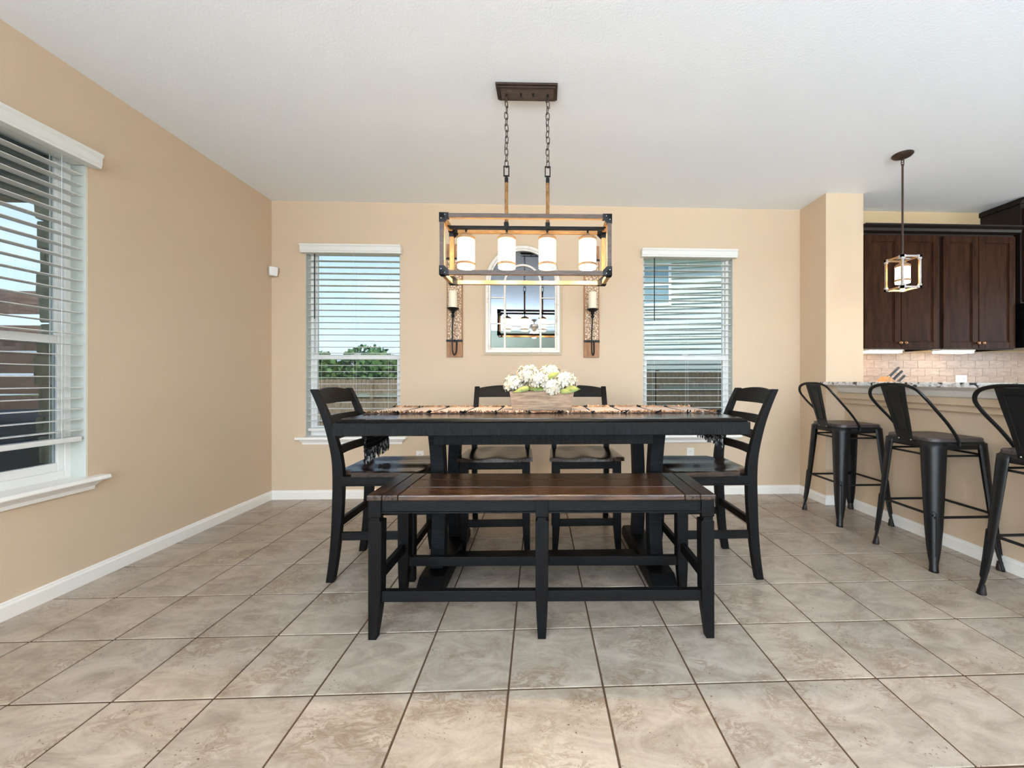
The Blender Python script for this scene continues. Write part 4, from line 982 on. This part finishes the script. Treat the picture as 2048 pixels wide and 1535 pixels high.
for x in (-0.168, 0.166):
    B(x - 0.009, -0.020, 0.0645, x + 0.009, -0.0085, ZC).build('muntin', 'mirror_white', mi, 0.002)
    xa, xb = (-0.2995, x - 0.0095) if x < 0 else (x + 0.0095, 0.2995)
    for z in (0.29, 0.532): B(xa, -0.018, z - 0.006, xb, -0.0085, z + 0.006).build('muntin', 'mirror_white', mi, 0.002)
secs = []
for k in range(25):
    a = math.pi * k / 24; secs.append([(-0.001 + q * math.cos(a), y, ZC + q * math.sin(a)) for q, y in ((0.176, -0.0085), (0.158, -0.0085), (0.158, -0.020), (0.176, -0.020))])
MB().loft(secs).build('muntin', 'mirror_white', mi)

# ------------------------------------------------------------------ candle sconces
def sconce(x, label, clabel):
    t = thing('candle_sconce', label, 'sconce', (x, YB - 0.001, 1.309), 0, 'carved wood candle sconces')
    B(-0.073, -0.020, 0, 0.073, 0, 1.05).build('back_board', 'sconce_wood', t, 0.002)
    B(-0.062, -0.027, 0.162, 0.062, -0.0205, 0.905).build('carved_panel', 'carved_plate', t, 0.001)
    MB().box(-0.075, -0.029, 0.141, 0.075, -0.0205, 0.1615).box(-0.075, -0.029, 0.9055, 0.075, -0.0205, 0.922).build('iron_strap', 'iron_black', t)
    pts = spline([(0.022, -0.026, 0.150), (0.022, -0.034, 0.10), (0.020, -0.045, 0.045), (0.006, -0.062, 0.018), (-0.006, -0.075, 0.05), (-0.008, -0.08, 0.13), (-0.006, -0.085, 0.25), (0.0, -0.09, 0.36)], 5)
    MB().tube(pts, 0.0062, 8).build('iron_arm', 'iron_black', t, smooth=True)
    MB().lathe([(0.006, 0.355), (0.014, 0.365), (0.016, 0.378), (0.008, 0.388), (0.012, 0.395), (0.019, 0.402), (0.015, 0.412), (0.020, 0.416), (0.045, 0.430), (0.056, 0.441), (0.054, 0.4435), (0.036, 0.4435)], 20, (0, -0.09, 0)).build('drip_dish', 'iron_black', t, smooth=True)
    c = MB().lathe([(0.038, 0), (0.039, 0.004), (0.0385, 0.150), (0.033, 0.156), (0.012, 0.151), (0.004, 0.150)], 22).build('candle', 'candle_wax', None, smooth=True, loc=(x, YB - 0.091, 1.309 + 0.4437))
    tag(c, clabel, 'candle', 'ivory pillar candles')
    MB().tube([(0, 0, 0.149), (0.001, 0, 0.163)], 0.0013, 5).build('wick', 'wick', c)
sconce(-0.780, 'carved wood and iron candle sconce left of the mirror', 'ivory pillar candle in the sconce left of the mirror')
sconce(0.500, 'carved wood and iron candle sconce right of the mirror', 'ivory pillar candle in the sconce right of the mirror')

# ------------------------------------------------------------------ small wall fittings
ms = thing('motion_sensor', 'small white motion sensor high in the left back corner', 'sensor', (-2.408, 3.663, 2.04), R(45))
MB().hexa([(-0.03, -0.02, 0.0), (0.03, -0.02, 0.0), (0.03, 0.025, 0), (-0.03, 0.025, 0), (-0.034, -0.028, 0.08), (0.034, -0.028, 0.08), (0.034, 0.025, 0.08), (-0.034, 0.025, 0.08)]).build('housing', 'sensor_white', ms, 0.006)
MB().box(-0.022, -0.0265, 0.03, 0.022, -0.0235, 0.062).build('lens', 'outlet_white', ms)
def outlet(loc, label, gang=1):
    t = thing('wall_outlet', label, 'outlet', loc)
    w = 0.036 if gang == 1 else 0.058
    B(-w, -0.006, -0.058, w, -0.0003, 0.058).build('cover_plate', 'outlet_white', t, 0.003)
    for g in range(gang):
        ox = 0 if gang == 1 else (-0.024 + 0.048 * g)
        for z in (-0.024, 0.024):
            rc = B(ox - 0.015, -0.0085, z - 0.014, ox + 0.015, -0.006, z + 0.014).build('receptacle', 'outlet_white', t, 0.002)
            for x in (-0.006, 0.006): B(ox + x - 0.0012, -0.0092, z - 0.005, ox + x + 0.0012, -0.0085, z + 0.006).build('slot', 'outlet_slot', rc)
outlet((-1.103, YB, 0.378), 'white wall outlet low on the back wall by the left chair')
outlet((1.452, YB, 0.390), 'white wall outlet low on the back wall by the right chair')
outlet((4.147, YB - 0.0085, 1.085), 'white double outlet on the kitchen backsplash', 2)

# ------------------------------------------------------------------ kitchen
X0, XM, X1, YF = 2.892, 3.603, 4.318, 3.40
def cabinet_door(t, x0, x1, z0, z1, yf, knob_x, knob_z, nm='door'):
    fw = 0.058; d = MB()
    d.box(x0, yf - 0.02, z0, x0 + fw, yf, z1).box(x1 - fw, yf - 0.02, z0, x1, yf, z1).box(x0 + fw, yf - 0.02, z0, x1 - fw, yf, z0 + fw).box(x0 + fw, yf - 0.02, z1 - fw, x1 - fw, yf, z1)
    o = d.build(nm, 'cabinet', t, 0.0025)
    B(x0 + fw + 0.0005, yf - 0.010, z0 + fw + 0.0005, x1 - fw - 0.0005, yf - 0.002, z1 - fw - 0.0005).build('door_panel', 'cabinet', o)
    g = MB(); a, b, c, d_ = x0 + fw, x1 - fw, z0 + fw, z1 - fw; k = 0.009
    for (p, q, r_, s) in ((a, a + k, c, d_), (b - k, b, c, d_), (a + k, b - k, c, c + k), (a + k, b - k, d_ - k, d_)): g.box(p, yf - 0.014, r_, q, yf - 0.0105, s)
    g.build('panel_bead', 'cabinet', o, 0.0015)
    MB().lathe([(0.006, 0), (0.005, 0.012), (0.014, 0.018), (0.016, 0.024), (0.010, 0.030), (0.003, 0.031)], 14).build('knob', 'bronze_knob', o, smooth=True, loc=(knob_x, yf - 0.0202, knob_z), rot=(R(90), 0, 0))
def upper(xa, xb, label):
    t = thing('upper_cabinet', label, 'cabinet', ((xa + xb) / 2, YB, 1.372), 0, 'dark wood upper kitchen cabinets')
    h = (xb - xa) / 2 - 0.001
    MB().box(-h, -0.285, 0, -h + 0.018, -0.001, 1.04).box(h - 0.018, -0.285, 0, h, -0.001, 1.04).box(-h + 0.018, -0.285, 0.02, h - 0.018, -0.001, 0.038).box(-h + 0.018, -0.285, 1.02, h - 0.018, -0.001, 1.04).box(-h + 0.018, -0.012, 0.038, h - 0.018, -0.001, 1.02).build('body', 'cabinet_dark', t)
    MB().box(-h, -0.305, 0, -h + 0.04, -0.2855, 1.04).box(h - 0.04, -0.305, 0, h, -0.2855, 1.04).box(-h + 0.04, -0.305, 0, h - 0.04, -0.2855, 0.04).box(-h + 0.04, -0.305, 0.99, h - 0.04, -0.2855, 1.04).build('face_frame', 'cabinet_dark', t, 0.001)
    cabinet_door(t, -h + 0.026, -0.003, 0.008, 1.018, -0.3055, -0.024, 0.055); cabinet_door(t, 0.003, h - 0.010, 0.008, 1.018, -0.3055, 0.024, 0.055)
upper(X0 - 0.02, XM, 'dark wood upper cabinet next to the wall stub, behind the pendant lamp')
upper(XM, X1, 'dark wood upper cabinet nearer the black microwave')
struct(MB().prism([(YB - 0.001, 2.413), (YB - 0.31, 2.413), (YB - 0.335, 2.425), (YB - 0.345, 2.445), (YB - 0.375, 2.462), (YB - 0.375, 2.475), (YB - 0.001, 2.475)], 'x', X0 - 0.02, X1 + 0.03).build('trim_4', 'cabinet_dark'), 'dark crown moulding on top of the upper cabinets', 'trim')
tc_ = thing('tall_cabinet', 'taller dark wood cabinet above the microwave at the right picture edge', 'cabinet', (4.74, YB, 1.79))
B(-0.385, -0.325, 0, 0.385, -0.001, 0.90).build('body', 'cabinet_dark', tc_, 0.002)
cabinet_door(tc_, -0.36, -0.003, 0.01, 0.86, -0.3255, -0.024, 0.06); cabinet_door(tc_, 0.003, 0.36, 0.01, 0.86, -0.3255, 0.024, 0.06)
MB().prism([(-0.001, 0.9005), (-0.33, 0.9005), (-0.345, 0.915), (-0.362, 0.93), (-0.362, 0.945), (-0.001, 0.945)], 'x', -0.40, 0.40).build('crown', 'cabinet_dark', tc_)
mw = thing('microwave', 'black over-range microwave at the right picture edge', 'microwave', (4.74, YB, 1.385))
B(-0.38, -0.38, 0, 0.38, -0.001, 0.403).build('body', 'microwave_black', mw, 0.004)
B(-0.375, -0.40, 0.02, 0.20, -0.3805, 0.395).build('door', 'microwave_black', mw, 0.004); B(0.205, -0.40, 0.02, 0.375, -0.3805, 0.395).build('control_panel', 'microwave_black', mw, 0.004)
MB().tube([(0.17, -0.43, 0.06), (0.17, -0.43, 0.35)], 0.009, 8).tube([(0.17, -0.43, 0.08), (0.17, -0.395, 0.08)], 0.006, 6).tube([(0.17, -0.43, 0.33), (0.17, -0.395, 0.33)], 0.006, 6).build('handle', 'steel', mw, smooth=True)
for xa, lab in ((2.985, 'glowing under-cabinet light bar next to the wall stub'), (3.665, 'glowing under-cabinet light bar nearer the microwave')):
    t = thing('under_cabinet_light', lab, 'light', (xa + 0.158, 3.475, 1.3720), 0, 'under-cabinet light bars')
    B(-0.16, -0.05, -0.010, 0.16, 0.05, 0.018).build('housing', 'lamp_body', t)
    B(-0.155, -0.045, -0.030, 0.155, 0.045, -0.0105).build('diffuser', 'under_light', t, 0.006)
bs = struct(B(XBK, YB - 0.004, 0.914, 5.15, YB - 0.0003, 1.371).build('trim_5', 'splash_grout'), 'grey-brown tiled kitchen backsplash under the upper cabinets', 'backsplash')
tm = B(-0.0722, -0.005, -0.0370, 0.0722, 0, 0.0370).mesh('tile', 'splash_tile')
for r_ in range(6):
    z = 1.3265 - r_ * 0.077
    if z - 0.037 < 0.914: break
    off = 3.414 + (0.0735 if r_ % 2 == 0 else 0.0)
    k = -4
    while True:
        a, b = off + k * 0.147 + 0.0013, off + (k + 1) * 0.147 - 0.0013; k += 1
        if a > 5.12: break
        if b < XBK + 0.02: continue
        if a < XBK: obj('tile', B(-(b - XBK) / 2, -0.005, -0.037, (b - XBK) / 2, 0, 0.037).mesh('tile', 'splash_tile'), bs, 0.001, 1, ((b + XBK) / 2, YB - 0.0033, z))
        else: obj('tile', tm, bs, 0.001, 1, ((a + b) / 2, YB - 0.0033, z))
kc = B(XBK + 0.001, 3.06, 0.884, 4.34, YB - 0.01, 0.914).build('kitchen_counter', 'granite', None, 0.004); tag(kc, 'granite kitchen counter hidden behind the bar', 'countertop')
for xa, xb, lab in ((2.875, 3.60, 'dark wood base cabinet below the knife block'), (3.602, 4.335, 'dark wood base cabinet nearer the microwave')):
    t = thing('base_cabinet', lab, 'cabinet', ((xa + xb) / 2, YB, 0), 0, 'dark wood base cabinets')
    h = (xb - xa) / 2
    MB().box(-h, -0.60, 0.1, h, -0.02, 0.8835).box(-h, -0.54, 0, h, -0.02, 0.0995).build('body', 'cabinet_dark', t)
    cabinet_door(t, -h + 0.02, -0.003, 0.12, 0.86, -0.6005, -0.024, 0.80); cabinet_door(t, 0.003, h - 0.02, 0.12, 0.86, -0.6005, 0.024, 0.80)

kb = thing('knife_block', 'slanted wooden knife block behind the granite bar top', 'knife block', (3.05, 3.45, 0.9145))
dx, dz = 0.743, 0.669; fx0, fz0 = 0.105, 0.2135; fx1, fz1 = 0.205, 0.1305
MB().prism([(fx0, fz0), (fx1, fz1), (fx1 - dx * 0.195, 0.0), (fx0 - dx * 0.318, 0.0)], 'y', -0.045, 0.045).build('block', 'block_wood', kb, 0.003)
def knife(u, y, ln, label):
    t = thing('knife', label, 'knife', (3.05 + fx0 + (fx1 - fx0) * u, 3.45 + y, 0.9145 + fz0 + (fz1 - fz0) * u), 0, 'black-handled knives in the block')
    rot = (0, -math.atan2(dz, dx), 0)
    MB().loft([[(x, -0.006, -w), (x, 0.006, -w), (x, 0.006, w), (x, -0.006, w)] for x, w in ((0.012, 0.009), (0.03, 0.0085), (ln * 0.6, 0.0095), (ln * 0.9, 0.011), (ln, 0.008))]).build('handle', 'knife_black', t, 0.003, rot=rot)
    MB().box(0.001, -0.007, -0.0095, 0.0118, 0.007, 0.0095).build('bolster', 'steel', t, rot=rot)
    MB().box(0.02, -0.0065, -0.010, ln * 0.93, 0.0065, -0.0088).build('tang', 'steel', t, rot=rot)
kl = ['black-handled knife, topmost in the knife block', 'black-handled knife, second from the top of the block', 'black-handled knife, third from the top of the block', 'black-handled knife, fourth from the top of the block', 'black-handled knife, lowest thick handle in the block']
for k, (u, y, ln) in enumerate(((0.08, -0.02, 0.135), (0.26, 0.015, 0.14), (0.44, -0.02, 0.13), (0.62, 0.015, 0.135), (0.84, -0.01, 0.12))): knife(u, y, ln, kl[k])

# recessed kitchen lights, plus living room ones added as fill (all out of view)
rl = [((-1.2, -1.3), 'added recessed fill light behind the viewer, near the left wall'), ((1.0, -1.3), 'added recessed fill light behind the viewer, near the middle'), ((-1.2, -3.6), 'added recessed fill light deep in the living room, near the left wall'), ((1.6, -3.6), 'added recessed fill light deep in the living room, near the kitchen'), ((3.9, 1.9), 'recessed ceiling light over the kitchen floor, nearer the cabinets'), ((3.9, 0.2), 'recessed ceiling light over the kitchen floor, nearer the living room')]
for (x, y), lab in rl:
    t = thing('recessed_light', lab, 'ceiling light', (x, y, CEIL), 0, 'recessed ceiling lights')
    MB().lathe([(0.085, -0.0005), (0.085, -0.006), (0.066, -0.008), (0.062, -0.0005)], 24, cap=False).build('trim_ring', 'white_trim', t, smooth=True)
    MB().lathe([(0.0615, -0.0015), (0.0615, -0.003)], 24).build('lens', 'fan_glass', t)
    p = lamp('can_light', 'SPOT', (0, 0, -0.02), 8 if y < 0 else 12, (1.0, 0.93, 0.84), size=0.06, spot_size=R(150), spot_blend=0.8); p.parent = t

# ceiling fan seen in the mirror
fn = thing('ceiling_fan', 'bronze ceiling fan with light cluster, visible in the mirror', 'ceiling fan', (-0.12, -3.4, CEIL))
MB().lathe([(0.07, -0.0005), (0.068, -0.03), (0.03, -0.06), (0.014, -0.065)], 20).build('canopy', 'fan_bronze', fn, smooth=True)
MB().tube([(0, 0, -0.06), (0, 0, -0.14)], 0.013, 10).build('down_rod', 'fan_bronze', fn, smooth=True)
MB().lathe([(0.03, -0.13), (0.10, -0.14), (0.125, -0.18), (0.12, -0.235), (0.08, -0.26), (0.05, -0.30), (0.05, -0.33), (0.02, -0.34)], 24).build('motor', 'fan_bronze', fn, smooth=True)
for k in range(5):
    a = R(72 * k + 14)
    bl = MB().loft([[(x, -w, -0.006 + w * 0.10), (x, w, -0.006 - w * 0.10), (x, w, -w * 0.10), (x, -w, w * 0.10)] for x, w in ((0.20, 0.045), (0.30, 0.062), (0.55, 0.072), (0.64, 0.060), (0.66, 0.035))]).build('blade', 'fan_wood', fn, loc=(0, 0, -0.215), rot=(0, 0, a))
    B(0.11, -0.018, -0.012, 0.24, 0.018, -0.0065).build('blade_arm', 'fan_bronze', bl)
for k in range(4):
    a = R(90 * k + 40); x, y = 0.10 * math.cos(a), 0.10 * math.sin(a)
    MB().lathe([(0.018, -0.31), (0.03, -0.33), (0.052, -0.375), (0.060, -0.40), (0.057, -0.40), (0.045, -0.37)], 14, (x, y, 0), cap=False).build('light_shade', 'fan_glass', fn, smooth=True)
    MB().tube([(0, 0, -0.31), (x, y, -0.312)], 0.008, 6).build('light_arm', 'fan_bronze', fn)
lp = lamp('fan_light', 'POINT', (0, 0, -0.44), 10, (1.0, 0.86, 0.68), size=0.08); lp.parent = fn

# two unseen torchieres added behind the viewer to bounce light off the ceiling
for (x, y), lab in (((-2.1, -3.8), 'tall torchiere added for fill light behind the viewer by the left wall'), ((2.6, -2.6), 'tall torchiere added for fill light behind the viewer on the kitchen side')):
    t = thing('fill_lamp', lab, 'floor lamp', (x, y, 0), 0, 'added torchiere fill lamps')
    MB().lathe([(0.15, 0.0005), (0.15, 0.015), (0.03, 0.03), (0.014, 0.05)], 24).build('base', 'bronze', t, smooth=True)
    MB().tube([(0, 0, 0.04), (0, 0, 1.46)], 0.012, 10).build('pole', 'bronze', t, smooth=True)
    MB().lathe([(0.02, 1.45), (0.09, 1.475), (0.16, 1.53), (0.175, 1.56), (0.168, 1.56), (0.15, 1.532), (0.08, 1.485), (0.01, 1.465)], 28).build('bowl', 'lamp_body', t, smooth=True)
    p = lamp('fill_uplight', 'SPOT', (0, 0, 1.565), 820, (0.60, 0.80, 1.0), (R(180), 0, 0), size=0.12, spot_size=R(172), spot_blend=0.3); p.parent = t
